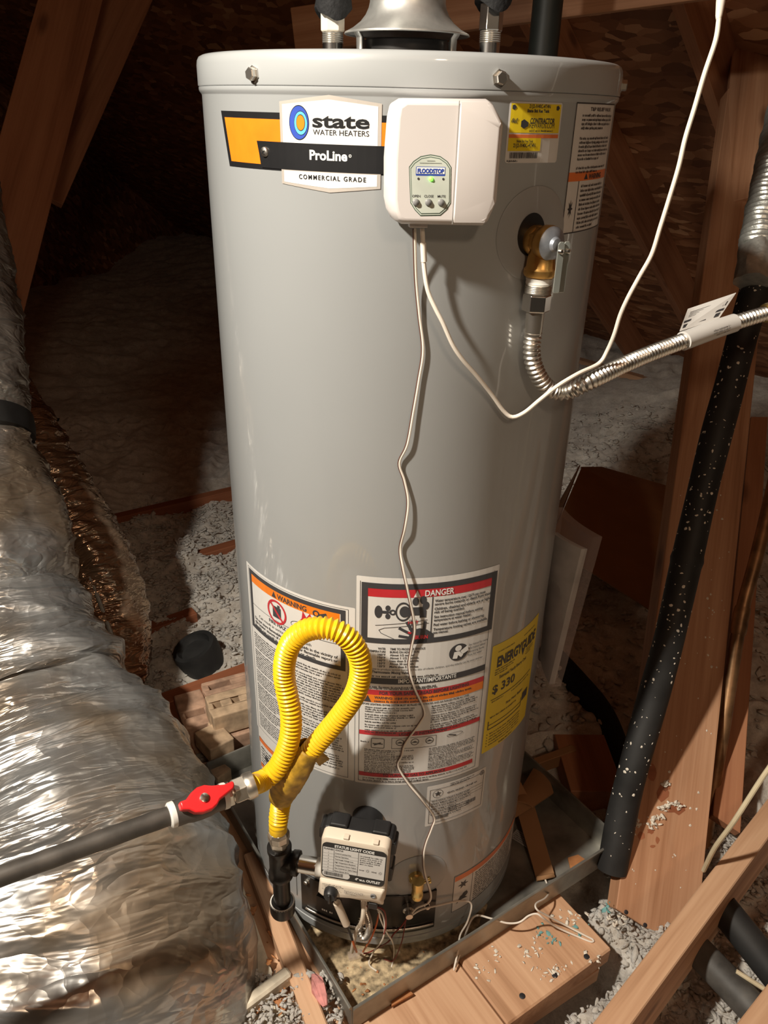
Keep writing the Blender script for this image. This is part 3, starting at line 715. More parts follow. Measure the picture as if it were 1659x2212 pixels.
# ---------------------------------------------------------------- large warning label, lower left
x0, x1 = R*math.radians(-57.5), R*math.radians(-10.9); z1, z0 = .699, .384; W = x1-x0; H = z1-z0
wl = lab('hazard_label', x0, z0, x1, z1, .002, 'white', 'large white hazard label with orange bar'); X = lambda u: x0+W*u; Z = lambda v: z1-H*v
p = L_(.0003); p.rect(x0+.004, .262, R*math.radians(-38), z0); low = p.build('hazard_label_tail', M['white'], heater)
for za, zb2 in ((.356, .366), (.300, .309)): layer(low, 'orange_bar', 'orange2', .0005, lambda p: p.rect(x0+.006, za, R*math.radians(-38.4), zb2))
def tlp(p):
    p.para(x0+.012, R*math.radians(-42), .352, 7, .0062, .0034, 31); p.para(x0+.012, R*math.radians(-42), .298, 4, .0062, .0034, 33)
    p.frame(x0+.006, .264, R*math.radians(-38.4), .366, .0008)
    cx, cz = R*math.radians(-51), .332
    p.poly([(cx+(.010 if k % 2 == 0 else .004)*math.cos(2*math.pi*k/14), cz+(.010 if k % 2 == 0 else .004)*math.sin(2*math.pi*k/14)) for k in range(14)])
layer(low, 'tail_print', 'ink', .0007, tlp)
layer(wl, 'label_orange_bar', 'orange', .0005, lambda p: p.rect(X(.065), Z(.085), X(.895), Z(.040)))
cxw, czw = S(598, 1322)
fl = S(665, 1335)
layer(wl, 'label_red_marks', 'red', .0008, lambda p: (p.ring(cxw, czw, .0165, .0200, 40), p.line((cxw-.012, czw+.012), (cxw+.012, czw-.012), .0036),
      p.poly([(fl[0]-.018, fl[1]-.014), (fl[0]-.010, fl[1]-.004), (fl[0]-.008, fl[1]+.009), (fl[0]-.002, fl[1]), (fl[0]+.004, fl[1]+.009), (fl[0]+.008, fl[1]-.002), (fl[0]+.016, fl[1]+.004), (fl[0]+.022, fl[1]-.012)])))
def wlp(p):
    t = .0070; p.frame(X(.045), Z(.345), X(.935), Z(.020), t)
    a = S(578, 1350); p.rect(cxw-.008, czw-.010, cxw+.009, czw+.009); p.rect(cxw+.002, czw+.009, cxw+.007, czw+.013)
    p.text('WARNING', X(.52), Z(.078), .0085, W*.26, bold=.03); p.poly([(X(.335), Z(.080)), (X(.380), Z(.080)), (X(.357), Z(.048))])
    p.line((X(.07), Z(.205)), (X(.90), Z(.205)), .0008)
    p.text('Vapors', X(.62), Z(.178), .0060, W*.10, bold=.03); p.path(circ(X(.62), Z(.171), .022, 24, .0075), .0007, True)
    q = S(700, 1330); p.ring(q[0]-.012, q[1], .003, .0055, 16); p.line((q[0]-.008, q[1]-.002), (q[0]+.004, q[1]+.003), .004); p.line((q[0]-.002, q[1]), (q[0]+.003, q[1]-.009), .003)
    p.text('FIRE HAZARD', X(.42), Z(.232), .0060, W*.26, bold=.02)
    p.text('Can result in serious injury or death', X(.42), Z(.258), .0052, W*.52)
    for i, tx in enumerate(('Do not store flammable vapors and liquids in the vicinity of', 'this heater: storage of gasoline or other flammable vapors or', 'liquids can result in serious injury or death.')):
        p.text(tx, X(.10), Z(.284+.021*i), .0052, W*(.78 if i < 2 else .62), align='L', bold=.02)
    z = Z(.365)
    for c, n in enumerate((7, 9, 6, 8, 5, 7)): z = p.para(X(.07), X(.49), z, n, .0041, .0024, 40+c)-.0028
    z = Z(.365)
    for c, n in enumerate((3, 9, 2, 5, 3, 7, 6)): z = p.para(X(.52), X(.93), z, n, .0047, .0028, 60+c)-.0028
    p.poly(rrect(X(.50), Z(.905), X(.67), Z(.872), .003)); p.frame(X(.03), Z(.985), X(.955), Z(.012), .0006); p.para(X(.52), X(.90), Z(.93), 2, .005, .003, 77)
layer(wl, 'label_print', 'ink', .0007, wlp)
layer(wl, 'label_white_print', 'whiteprint', .0009, lambda p: p.text('ALERT', X(.585), Z(.896), .0045, W*.11, bold=.04))

# ---------------------------------------------------------------- danger and lighting label, lower middle
x0, x1 = R*math.radians(-10.6), R*math.radians(34.4); z1, z0 = .751, .383; W = x1-x0; H = z1-z0
dl = lab('lighting_label', x0, z0, x1, z1, .002, 'white', 'tall danger and lighting instructions label'); X = lambda u: x0+W*u; Z = lambda v: z1-H*v
fz0, fz1 = .2855, .024
for ua, va, ub, vb in ((.065, .082, .955, .045), (.03, .530, .96, .505), (.03, .735, .96, .713), (.03, .957, .93, .935)): layer(dl, 'red_bar', 'red', .0005, lambda p: p.rect(X(ua), Z(va), X(ub), Z(vb)))
layer(dl, 'label_orange_bar', 'orange', .0005, lambda p: p.rect(X(.03), Z(.568), X(.96), Z(.530)))
def dlw1(p): p.text('DANGER', X(.555), Z(.077), .0095, W*.20, bold=.02); p.poly([(X(.38), Z(.079)), (X(.425), Z(.079)), (X(.4025), Z(.050))])
def dlw2(p): p.text('IMPORTANT/IMPORTANTE', X(.51), Z(.467), .0072, W*.42, bold=.02)
def dlw3(p):
    p.ring(X(.72), Z(.330), 0.0001, .0050, 16); p.poly([(X(.68), Z(.375)), (X(.69), Z(.345)), (X(.73), Z(.345)), (X(.76), Z(.365)), (X(.745), Z(.375)), (X(.72), Z(.362)), (X(.715), Z(.378))])
    p.poly([(X(.735), Z(.345)), (X(.79), Z(.325)), (X(.80), Z(.350)), (X(.755), Z(.362))])
def dlk(p):
    p.frame(X(.035), Z(fz0), X(.985), Z(fz1), .0085); p.rect(X(.505), Z(fz0), X(.512), Z(.082)); p.rect(X(.03), Z(.475), X(.96), Z(.447))
    p.rect(X(.025), Z(.985), X(.0285), Z(.02)); p.rect(X(.958), Z(.985), X(.9615), Z(.02)); p.rect(X(.025), Z(.987), X(.961), Z(.985))
    tx = ('Water temperature over 125°F can cause', 'severe burns instantly or death from scalds.', '', 'Children, disabled and elderly are at highest', 'risk of being scalded.', '',
          'See instruction manual before setting', 'temperature at water heater.', '', 'Feel water before bathing or showering.', '', 'Temperature limiting valves are available,', 'see manual.')
    z = .106
    for q in tx:
        if q: p.text(q, X(.525), Z(z), .0042, W*.0098*len(q), align='L', bold=.025); z += .0145
        else: z += .0060
    # taps, spout, hand under running water
    fx, fy = X(.17), Z(.145)
    p.poly(circ(fx-.004, fy, .0052, 24, .0100)); p.rect(fx, fy-.0022, fx+.009, fy+.0022)
    for dz in (-.0065, .0065): p.poly(circ(fx+.0085, fy+dz, .0034, 14, .0045))
    p.ring(fx+.0150, fy, .0020, .0046, 16); p.rect(fx+.009, fy-.0015, fx+.012, fy+.0015)
    fx, fy = X(.315), Z(.142)
    p.ring(fx, fy, .0085, .0105, 28, 1.45); p.poly(circ(fx+.002, fy, .007, 20, .009)); p.poly([(fx+.004, fy-.006), (fx+.004, fy+.007), (fx+.026, fy+.007), (fx+.031, fy+.001), (fx+.031, fy-.010), (fx+.022, fy-.010), (fx+.022, fy-.006)])
    for dx, dz in ((.016, .016), (.026, .018), (.030, .009)): p.poly(circ(fx+dx, fy+dz, .0045, 14, .0065))
    p.line((X(.13), Z(.205)), (X(.48), Z(.180)), .0008); p.path([(X(.49), Z(.195)), (X(.19), Z(.215)), (X(.155), Z(.225)), (X(.17), Z(.238)), (X(.28), Z(.268)), (X(.31), Z(.278))], .0008)
    hx, hy = X(.40), Z(.240)
    p.poly([(hx-.010, hy-.012), (hx-.006, hy+.006), (hx+.006, hy+.009), (hx+.016, hy+.006), (hx+.026, hy-.002), (hx+.026, hy-.016), (hx+.004, hy-.016)])
    for a, b in (((hx-.004, hy+.004), (hx-.012, hy+.020)), ((hx, hy+.004), (hx-.004, hy+.022)), ((hx-.006, hy), (hx-.022, hy+.010)), ((hx-.008, hy-.006), (hx-.022, hy-.003)), ((hx+.012, hy+.004), (hx+.013, hy+.020))): p.line(a, b, .0042)
    for k in range(5): p.line((X(.36+.011*k), Z(.175)), (X(.358+.011*k), Z(.222)), .0006)
    for i, (a, b) in enumerate((('WATER', 'TIME TO PRODUCE SERIOUS'), ('TEMPERATURE', 'BURNS ON ADULT SKIN'), ('160°F', 'About 1/2 second'), ('150°F', 'About 1 1/2 seconds'), ('140°F', 'Less than 5 seconds'), ('130°F', 'About 30 seconds'), ('120°F', 'More than 5 minutes'))):
        z = Z(.313+.0137*i); p.text(a, X(.205), z, .0036, W*.0105*len(a), align='R', bold=.02); p.text(b, X(.235), z, .0036, W*.0105*len(b), align='L', bold=.02)
    for i, a in enumerate(('See manual for more', 'information about', 'preventing burns', 'from hot water')): p.text(a, X(.80), Z(.332+.016*i), .0040, W*.0083*len(a), align='L')
    p.ring(X(.725), Z(.350), .0001, .0145, 36)
    p.text('The time to produce serious burns on the skin of infants, children, and the elderly can be even shorter', X(.50), Z(.409), .0034, W*.86)
    p.text('Install Thermostatic Mixing Valves', X(.05), Z(.424), .0042, W*.33, align='L', bold=.03); p.para(X(.05), X(.95), Z(.426), 1, .0062, .0034, 80)
    p.para(X(.05), X(.95), Z(.478), 1, .006, .0032, 81); p.para(X(.05), X(.95), Z(.489), 1, .0045, .003, 82)
    p.text('FOR YOUR SAFETY READ BEFORE LIGHTING', X(.50), Z(.526), .0058, W*.66, bold=.02)
    p.poly([(X(.06), Z(.566)), (X(.115), Z(.566)), (X(.0875), Z(.533))]); p.text('WARNING:', X(.135), Z(.548), .0048, W*.13, align='L', bold=.03)
    p.fine(X(.28), X(.86), Z(.548), .0036, 83); p.fine(X(.135), X(.56), Z(.564), .0036, 84)
    p.text('BEFORE LIGHTING: ENTIRE SYSTEM MUST BE FILLED WITH WATER AND AIR PURGED FROM ALL LINES', X(.04), Z(.581), .0034, W*.80, align='L', bold=.02)
    for c, xx in enumerate((.04, .52)):
        z = Z(.585)
        for k, n in enumerate(((3, 3, 1, 2, 2) if c == 0 else (4, 4, 4))): z = p.para(X(xx+.03), X(xx+.42), z, n, .0040, .0026, 90+c*10+k)-.0016
    p.text('LIGHTING INSTRUCTIONS', X(.50), Z(.731), .0054, W*.36, bold=.02); p.text('TO TURN OFF GAS TO APPLIANCE', X(.45), Z(.953), .0054, W*.48, bold=.02)
    p.path([(X(.27), Z(.80)), (X(.27), Z(.745)), (X(.60), Z(.745)), (X(.60), Z(.80))], .0006, True)
    for cxx in (.33, .44, .55): p.ring(X(cxx), Z(.768), .0052, .0062, 24); p.poly([(X(cxx)-.005, Z(.772)), (X(cxx), Z(.763)), (X(cxx)+.005, Z(.772))])
    p.path(rrect(X(.12), Z(.80), X(.215), Z(.75), .002, 3), .0009, True); p.line((X(.13), Z(.778)), (X(.205), Z(.778)), .0014); p.line((X(.14), Z(.785)), (X(.19), Z(.772)), .002)
    p.fine(X(.04), X(.11), Z(.775), .0026, 120); p.path(circ(X(.75), Z(.762), .013, 16, .0035), .0006, True); p.line((X(.70), Z(.757)), (X(.76), Z(.768)), .0018)
    for c, xx in enumerate((.04, .52)):
        z = Z(.806)
        for k, n in enumerate(((2, 1, 4, 2, 6) if c == 0 else (5, 4, 5))): z = p.para(X(xx+.03), X(xx+.42), z, n, .0031, .0021, 130+c*10+k)-.0006
    p.para(X(.06), X(.9), Z(.958), 2, .0044, .0026, 150)
layer(dl, 'label_print', 'ink', .0007, dlk); layer(dl, 'danger_lettering', 'whiteprint', .0011, dlw1); layer(dl, 'important_lettering', 'whiteprint', .0011, dlw2); layer(dl, 'reader_symbol', 'whiteprint', .0011, dlw3)
layer(dl, 'label_red_print', 'red', .0010, lambda p: (p.text('BURN', X(.445), Z(.263), .0062, W*.09, bold=.03), p.text('HOT', X(.385), Z(.195), .0050, W*.07, bold=.02), p.line((X(.352), Z(.2315)), (X(.375), Z(.2365)), .003)))

# ---------------------------------------------------------------- energy label
x0, x1 = R*math.radians(35.2), R*math.radians(62.5); z1, z0 = .6125, .407; W = x1-x0; H = z1-z0
el = lab('energy_label', x0, z0, x1, z1, .0015, 'yellowlab', 'bright yellow energy cost label'); X = lambda u: x0+W*u; Z = lambda v: z1-H*v
def elp(p):
    p.text('ENERGYGUIDE', X(.52), Z(.205), .0185, W*.84, bold=.04); p.poly([(X(.58), Z(.20)), (X(.655), Z(.20)), (X(.62), Z(.255))])
    p.fine(X(.10), X(.40), Z(.075), .0022, 200); p.fine(X(.60), X(.9), Z(.075), .0022, 201); p.para(X(.08), X(.45), Z(.215), 3, .0042, .0022, 202); p.para(X(.70), X(.92), Z(.215), 3, .0042, .0022, 203)
    p.text('Estimated Yearly Energy Cost', X(.45), Z(.325), .0058, W*.56, bold=.02); p.text('$ 330', X(.28), Z(.445), .0160, W*.42, bold=.025)
    p.line((X(.06), Z(.50)), (X(.93), Z(.50)), .0012); p.fine(X(.08), X(.30), Z(.525), .0024, 205); p.fine(X(.45), X(.9), Z(.535), .0024, 206)
    p.text('First Hour Rating', X(.55), Z(.625), .0050, W*.38, bold=.02); p.fine(X(.08), X(.6), Z(.675), .003, 207)
    p.line((X(.06), Z(.70)), (X(.06), Z(.78)), .0016); p.line((X(.06), Z(.74)), (X(.74), Z(.74)), .0011); p.line((X(.06), Z(.78)), (X(.74), Z(.78)), .0016); p.line((X(.74), Z(.70)), (X(.74), Z(.78)), .0016); p.rect(X(.76), Z(.745), X(.92), Z(.665))
    for k in range(5): p.poly(circ(X(.06), Z(.83+.028*k), .0010, 8)); p.fine(X(.10), X(.75), Z(.835+.028*k), .0024, 210+k)
    p.fine(X(.30), X(.6), Z(.985), .003, 216)
layer(el, 'label_print', 'ink', .0007, elp)

# ---------------------------------------------------------------- rating plate and lower right warning
x0, x1 = R*math.radians(14.5), R*math.radians(38.3); z1, z0 = .374, .287; W = x1-x0; H = z1-z0
rl = lab('rating_label', x0, z0, x1, z1, .002, 'white', 'small cream rating plate with star logo'); X = lambda u: x0+W*u; Z = lambda v: z1-H*v
def rlp(p):
    p.frame(X(.045), Z(.93), X(.965), Z(.10), .0007)
    cx, cz = X(.17), Z(.22); p.ring(cx, cz, .0078, .0085, 28)
    p.poly([(cx+(.0062 if k % 2 == 0 else .0026)*math.sin(math.pi*k/5), cz+(.0062 if k % 2 == 0 else .0026)*math.cos(math.pi*k/5)) for k in range(10)])
    cx, cz = X(.92), Z(.10); p.ring(cx, cz, .0036, .0046, 24); p.line((cx, cz-.003), (cx, cz+.003), .0016)
    p.fine(X(.36), X(.78), Z(.06), .0022, 300); p.fine(X(.36), X(.70), Z(.10), .0022, 301); p.fine(X(.32), X(.86), Z(.27), .0034, 302)
    for k in range(6): p.line((X(.06), Z(.36+.068*k)), (X(.95 if k < 3 else .62), Z(.36+.068*k)), .0005); p.fine(X(.08), X(.9 if k < 3 else .6), Z(.40+.068*k), .0026, 310+k, .8)
    p.para(X(.35), X(.75), Z(.60), 4, .0045, .0024, 320)
    r = random.Random(9)
    for a, b, v in ((.12, .36, .86), (.66, .84, .73)):
        x = X(a)
        while x < X(b): wd = r.uniform(.0003, .0010); p.rect(x, Z(v), x+wd, Z(v-.09)); x += wd+r.uniform(.0003, .0006)
layer(rl, 'label_print', 'ink', .0007, rlp)
x0, x1 = R*math.radians(28.4), R*math.radians(70); z1, z0 = .1435, .052; W = x1-x0; H = z1-z0
bl_ = lab('flood_warning_label', x0, z0, x1, z1, .002, 'white', 'low curved warning label with orange top'); X = lambda u: x0+W*u; Z = lambda v: z1-H*v
layer(bl_, 'label_orange_bar', 'orange2', .0005, lambda p: p.rect(X(.01), Z(.15), X(.99), Z(.02)))
def blp(p):
    p.frame(x0, z0, x1, z1, .0008); p.rect(X(.215), z0, X(.219), Z(.15)); p.para(X(.25), X(.96), Z(.17), 14, .0054, .0032, 330)
    cx, cz = X(.11), Z(.32); p.poly([(cx+(.011 if k % 2 == 0 else .0045)*math.cos(2*math.pi*k/12), cz+(.010 if k % 2 == 0 else .004)*math.sin(2*math.pi*k/12)) for k in range(12)])
    cx, cz = X(.11), Z(.68); p.poly([(cx-.012, cz-.012), (cx-.004, cz+.004), (cx+.004, cz+.006), (cx+.010, cz+.012), (cx+.006, cz-.002), (cx+.012, cz-.008), (cx, cz-.006)]); p.ring(cx+.006, cz+.004, .002, .006, 16)
layer(bl_, 'label_print', 'ink', .0007, blp)
# ================================================================ drain pan and platform
ZP = -.030; RIM = .030; HS = .3030
def pc(u, v, z): return (PC[0]+PE1[0]*u+PE2[0]*v, PC[1]+PE1[1]*u+PE2[1]*v, z)
pan = thing('drain_pan', 'square galvanized drain pan under the water heater', 'drain pan', pc(0, 0, ZP))
mb = MB(); n = 40; us = np.linspace(-HS, HS, n)
mb.grid(lambda a, b: pc(a, b, ZP+.0015*float(vnoise(a*9+3, b*9, 5))), us, us); mb.build('pan_floor', M['pan'], pan)
def wall(name, a, b):
    mb = MB(); A = Vector(pc(*a, ZP)); B = Vector(pc(*b, ZP)); d = (B-A).normalized(); o = Vector((d.y, -d.x, 0))
    prof = [(0, 0), (0, .056), (.0015, .0595), (.004, .060), (.0058, .0585), (.0058, .054), (.0025, .053), (.0016, .05), (.0016, 0)]
    m_ = 24; V = []; F = []; k = len(prof)
    for i in range(m_+1):
        t = i/m_; q = A.lerp(B, t); wob = .0022*(float(vnoise(t*5, a[0]*7+3, 8))-.5)
        for x, z in prof: V.append(q+o*(x+wob*z/.06)+Vector((0, 0, z)))
    for i in range(m_):
        for j in range(k): F.append((i*k+j, (i+1)*k+j, (i+1)*k+(j+1) % k, i*k+(j+1) % k))
    F += [tuple(range(k)), tuple(m_*k+j for j in range(k-1, -1, -1))]
    mb.add(V, F).build(name, M['pan'], pan)
cs_ = [(-HS, -HS), (HS, -HS), (HS, HS), (-HS, HS)]
for i in range(4): wall('pan_wall', cs_[i], cs_[(i+1) % 4])
# tan dust washed into the front corner of the pan
mb = MB(); n = 60
def dustz(a, b):
    q = 1-((a+.17)**2/.030+(b+.20)**2/.012); return ZP+.0006+max(0, q)*.004+.004*max(0, q+.15)*float(fbm(np.array(a*60), np.array(b*60), 3, 3))
us = np.linspace(-.298, .06, n); vs_ = np.linspace(-.298, -.06, n)
mb.grid(lambda a, b: pc(a, b, dustz(a, b)-(.003 if ((a+.17)**2/.030+(b+.20)**2/.012) > 1.1+.5*float(vnoise(a*40, b*40, 2)) else 0)), us, vs_)
tag(mb.build('pan_dust', M['dust'], None), 'tan dust and grit settled in the front corner of the pan', 'dust', kind='stuff')

# planks below the pan: boards run away from the camera under it
def plank(u0, u1, v0, v1, z1, th, label, mat='plank'):
    p0 = pc((u0+u1)/2, v0, z1-th/2); p1 = pc((u0+u1)/2, v1, z1-th/2)
    return tag(beam('plank', p0, p1, u1-u0, th, (PE1[0], PE1[1], 0), M[mat], bevel=.003), label, 'plank', 'planks under the drain pan')
pr2 = lambda q: ((np.array(q[:2])-PC)@PE1, (np.array(q[:2])-PC)@PE2)
uj = pr2(onz(1040, 2140, -.034))[0]; ur, vf = pr2(onz(1322, 2048, -.034))
pk1 = plank(uj+.0012, ur, vf, .31, -.0345, .038, 'wide pine plank at the front right under the pan rim')
pk2 = plank(uj-.285, uj-.0012, vf-.02, .31, -.0345, .038, 'pine plank left of the board joint at the bottom edge')
tag(beam('plank', pc(uj-.30, vf+.055, -.093), pc(ur-.02, vf+.035, -.093), .07, .036, (PE2[0], PE2[1], 0), M['plank']), 'lower cross board under the plank ends', 'plank', 'planks under the drain pan')
tag(beam('plank', pc(uj-.30, vf+.09, -.135), pc(ur-.06, vf+.07, -.135), .07, .040, (PE2[0], PE2[1], 0), M['wood']), 'bottom cross board in the plank stack', 'plank', 'planks under the drain pan')
for q, p_ in (((1267, 2067), pk1), ((1198, 2107), pk1), ((1128, 2152), pk1)):
    P = onz(*q, -.0345); mb = MB(); mb.lathe([(.0052, -.002), (.0052, .0012), (.004, .0016)], P, seg=12); o = mb.build('nail_head', M['nail'], None); o.parent = p_; o.matrix_parent_inverse = p_.matrix_world.inverted()
# rail and dusty board at the left of the pan
A = onz(556, 1838, .0); B = onz(712, 2240, .0); tag(beam('edge_rail', A-np.array([.012, 0, .03]), B-np.array([.012, 0, .03]), .032, .06, (1, .5, 0), M['plank'], bevel=.003), 'narrow scuffed wooden rail along the left pan wall', 'board')
mb = MB(); A = onz(520, 1780, -.02); B = onz(690, 2240, -.02)
d = (B-A)/np.linalg.norm(B-A); sd = np.array([d[1], -d[0], 0])
us = np.linspace(0, np.linalg.norm(B-A), 90); vs_ = np.linspace(0, .26, 50)
def cb(a, b):
    P = A+d*a-np.array([.035, .01, 0])+sd*b*1.0; h = -.028+.012*float(vnoise(a*14, b*10, 3))+.004*float(fbm(np.array(a*70), np.array(b*70), 2, 5))-.25*max(0, b-.22)
    return (P[0], P[1], h)
tag(mb.grid(cb, us, vs_).build('dusty_board', M['cream'], None), 'cream dust covered board between foil duct and drain pan', 'board')
tag(beam('broken_lath', onz(505, 2195, -.005), onz(625, 2105, -.005), .03, .02, (0, 0, 1), M['cream'], bevel=.004), 'pale broken lath lying at the bottom by the foil duct', 'lath')

# loose tufts and chips of insulation
_oct = [(1, 0, 0), (-1, 0, 0), (0, 1, 0), (0, -1, 0), (0, 0, 1), (0, 0, -1)]
_ofc = [(0, 2, 4), (2, 1, 4), (1, 3, 4), (3, 0, 4), (2, 0, 5), (1, 2, 5), (3, 1, 5), (0, 3, 5)]
def tufts(name, spots, size, mat, label, n, cat='insulation', flat=.6, seed=1, rough=.5):
    mb = MB(); r = random.Random(seed)
    bv = [Vector(q) for q in _oct]; bf = []; mid = {}
    def mp(a, b):
        k = (min(a, b), max(a, b))
        if k not in mid: mid[k] = len(bv); bv.append((bv[a]+bv[b]).normalized())
        return mid[k]
    for a, b, c in _ofc:
        x, y, z = mp(a, b), mp(b, c), mp(c, a); bf += [(a, x, z), (x, b, y), (z, y, c), (x, y, z)]
    for i in range(n):
        c = spots(r)
        if c is None: continue
        s = size*r.uniform(.35, 1.3); ax, ay, az = r.uniform(.5, 2.2), r.uniform(.4, 1.3), flat*r.uniform(.3, 1.0); tl = r.uniform(-1, 1); th = r.uniform(0, 3.1); ct, st = math.cos(th), math.sin(th)
        V = []
        for v in bv:
            q = s*r.uniform(1-rough, 1+rough); x, y, z = v.x*ax*q, v.y*ay*q, v.z*az*q
            V.append((c[0]+x*ct-y*st, c[1]+x*st+y*ct, c[2]+z+.5*x*tl))
        mb.add(V, bf)
    return tag(mb.build(name, mat, None, smooth=True, ang=2.6), label, cat, kind='stuff')
def spot_right(r):
    x, y = r.uniform(.16, .85), r.uniform(-.55, .12)
    if float(ins_z(x, y)) < -.13: return None
    return (x, y, float(ins_z(x, y))+.004)
tufts('insulation_tufts', spot_right, .0055, M['fluff'], 'small pale tufts of loose fill right of the planks', 6500, seed=19)
def spot_left(r):
    x, y = r.uniform(-1.0, -.25), r.uniform(.15, 1.6); return (x, y, float(ins_z(x, y))+.004)
tufts('insulation_tufts', spot_left, .0065, M['fluff'], 'small pale tufts of loose fill left behind the heater', 6000, seed=22)
def spot_back(r):
    x, y = r.uniform(.32, 1.6), r.uniform(.25, 2.6); return (x, y, float(ins_z(x, y))+.004)
tufts('insulation_tufts', spot_back, .009, M['fluff'], 'small pale tufts of loose fill right behind the heater', 3200, seed=23)
def spot_frontleft(r):
    P = onz(r.uniform(500, 740), r.uniform(2110, 2240), -.02); return (P[0], P[1], r.uniform(-.04, .0))
tufts('insulation_tufts', spot_frontleft, .0036, M['fluff'], 'ragged white tufts at the front left foot of the pan', 1100)
def spot_plank(r):
    q = r.choice(((1190, 2100), (1195, 2095), (1290, 2075), (1150, 2050), (1060, 2060), (1230, 1985), (1330, 1990), (1050, 2100))); P = onz(q[0]+r.gauss(0, 16), q[1]+r.gauss(0, 10), -.0335)
    return (P[0], P[1], -.0335)
tufts('fluff_crumbs', spot_plank, .0026, M['paint'], 'white fluff crumbs stuck on the front planks', 110, 'debris', .35)
def spot_teal(r):
    q = r.choice(((1255, 2003), (1200, 2030), (1240, 2020), (1310, 1960), (1205, 1905), (1175, 2015))); P = onz(q[0]+r.gauss(0, 10), q[1]+r.gauss(0, 6), -.0335)
    return (P[0], P[1], -.0332)
tufts('teal_flakes', spot_teal, .0026, M['teal'], 'teal flakes scattered by the white sensor wire', 40, 'debris', .2)
def spot_pan(r):
    P = onz(r.uniform(640, 1000), r.uniform(2050, 2190), ZP); u, v = pr2(P)
    return (P[0], P[1], ZP+.004) if abs(u) < .29 and abs(v) < .29 else None
tufts('dark_grit', spot_pan, .0022, M['chip'], 'brown grit specks on the pan floor', 160, 'debris', .4)
def spot_cream(r):
    P = onz(r.uniform(520, 700), r.uniform(1900, 2200), -.02); u, v = pr2(P)
    return (P[0], P[1], -.012) if u < -.335 else None
tufts('bark_chips', spot_cream, .005, M['chip'], 'brown bark chips on the dusty board', 60, 'debris', .4)
mb = MB(); P = onz(682, 2138, .0); r = random.Random(5)
mb.tube([Vector(P)+Vector((.006*k-.006, .024-.012*k, .004*math.sin(k))) for k in range(5)], [.004, .010, .012, .009, .004], 18, ell=lambda i, a: 1+.22*math.sin(3*a+i*1.3)+.15*math.sin(7*a+i))
tag(mb.build('pink_fiber_tuft', M['pink'], None), 'pink fiber tuft caught on the wooden rail', 'debris')
for q, s, lb in (((1242, 1862), .022, 'brown wood chip in the right corner of the pan'), ((862, 2150), .022, 'brown wood splinter in the front of the pan')):
    P = onz(*q, ZP+.003); mb = MB(); mb.prism([(-s, -s*.4), (s*.9, -s*.6), (s*.7, s*.3), (-s*.3, s*.6)], 0, .004, P, (.8, .6, 0), (-.6, .8, 0)); tag(mb.build('wood_chip', M['chip'], None, smooth=False), lb, 'wood chip')
P = onz(1128, 1812, ZP+.002); t_ = math.radians(-38); mb = MB(); mb.prism([(-.021, -.013), (.021, -.013), (.021, .013), (-.021, .013)], 0, .0006, P, (math.cos(t_), math.sin(t_), 0), (-math.sin(t_), math.cos(t_), 0))
slip = tag(mb.build('paper_slip', M['paper'], None, smooth=False), 'small printed paper slip on the pan floor beside the heater', 'paper')
fnp = lambda s, z, l: (P[0]+math.cos(t_)*s-math.sin(t_)*z, P[1]+math.sin(t_)*s+math.cos(t_)*z, P[2]+.0008)
pp = Print(fnp, 0)
for k in range(5): pp.fine(-.018, .016, .008-.0045*k, .0022, 400+k)
pp.build('slip_print', M['ink'], slip, cut=False)

# ---------------------------------------------------------------- bricks
def brick(p0, p1, p3, zt, H_, holes, mat, label, L=None, W_=None, hy=(.3, .7), hz=.8):
    """brick placed by three measured corners of its top face (near left, near right, far left)"""
    A = Vector(onz(*p0, zt)); B = Vector(onz(*p1, zt)); C_ = Vector(onz(*p3, zt)); ex = (B-A); l_ = ex.length; ex.normalize(); ey = Vector((-ex.y, ex.x, 0))
    L = L or l_; W_ = W_ or (C_-A).dot(ey)
    Mx = Matrix((ex, ey, Vector((0, 0, 1)))).transposed().to_4x4(); Mx.translation = A-Vector((0, 0, H_)); mb = MB()
    if not holes: mb.box((L/2, W_/2, H_/2), (L, W_, H_))
    else:
        y0, y1 = W_*hy[0], W_*hy[1]; xs = [0]+[q*L for h in holes for q in h]+[L]
        mb.box((L/2, y0/2, H_/2), (L, y0, H_)); mb.box((L/2, (y1+W_)/2, H_/2), (L, W_-y1, H_))
        for i in range(0, len(xs), 2): mb.box(((xs[i]+xs[i+1])/2, (y0+y1)/2, H_/2), (xs[i+1]-xs[i], y1-y0, H_))
        mb.box((L/2, (y0+y1)/2, H_*(1-hz)/2), (L*.98, y1-y0, H_*(1-hz)))
    bm = bmesh.new(); me = bpy.data.meshes.new('brick'); me.from_pydata(mb.v, [], mb.f); bm.from_mesh(me)
    bmesh.ops.remove_doubles(bm, verts=bm.verts, dist=1e-6)
    seen = {}
    for f in list(bm.faces):                                                   # drop the internal walls between the blocks
        k = tuple(round(q, 5) for q in f.calc_center_median())
        if k in seen and abs(f.calc_area()-seen[k].calc_area()) < 1e-9: bmesh.ops.delete(bm, geom=[f, seen[k]], context='FACES_ONLY'); del seen[k]
        else: seen[k] = f
    bmesh.ops.recalc_face_normals(bm, faces=bm.faces); bm.to_mesh(me); bm.free(); me.materials.append(mat)
    o = bpy.data.objects.new('brick', me); COL.objects.link(o); o.matrix_world = Mx
    b = o.modifiers.new('bevel', 'BEVEL'); b.width = .003; b.segments = 2; b.limit_method = 'ANGLE'
    return tag(o, label, 'brick', 'bricks behind the drain pan')
brick((401, 1575), (453, 1560), (386, 1516), .030, .085, [(.15, .85)], M['brickrose'], 'rose slotted brick at the far left of the pile', .064, .125, (.26, .46))
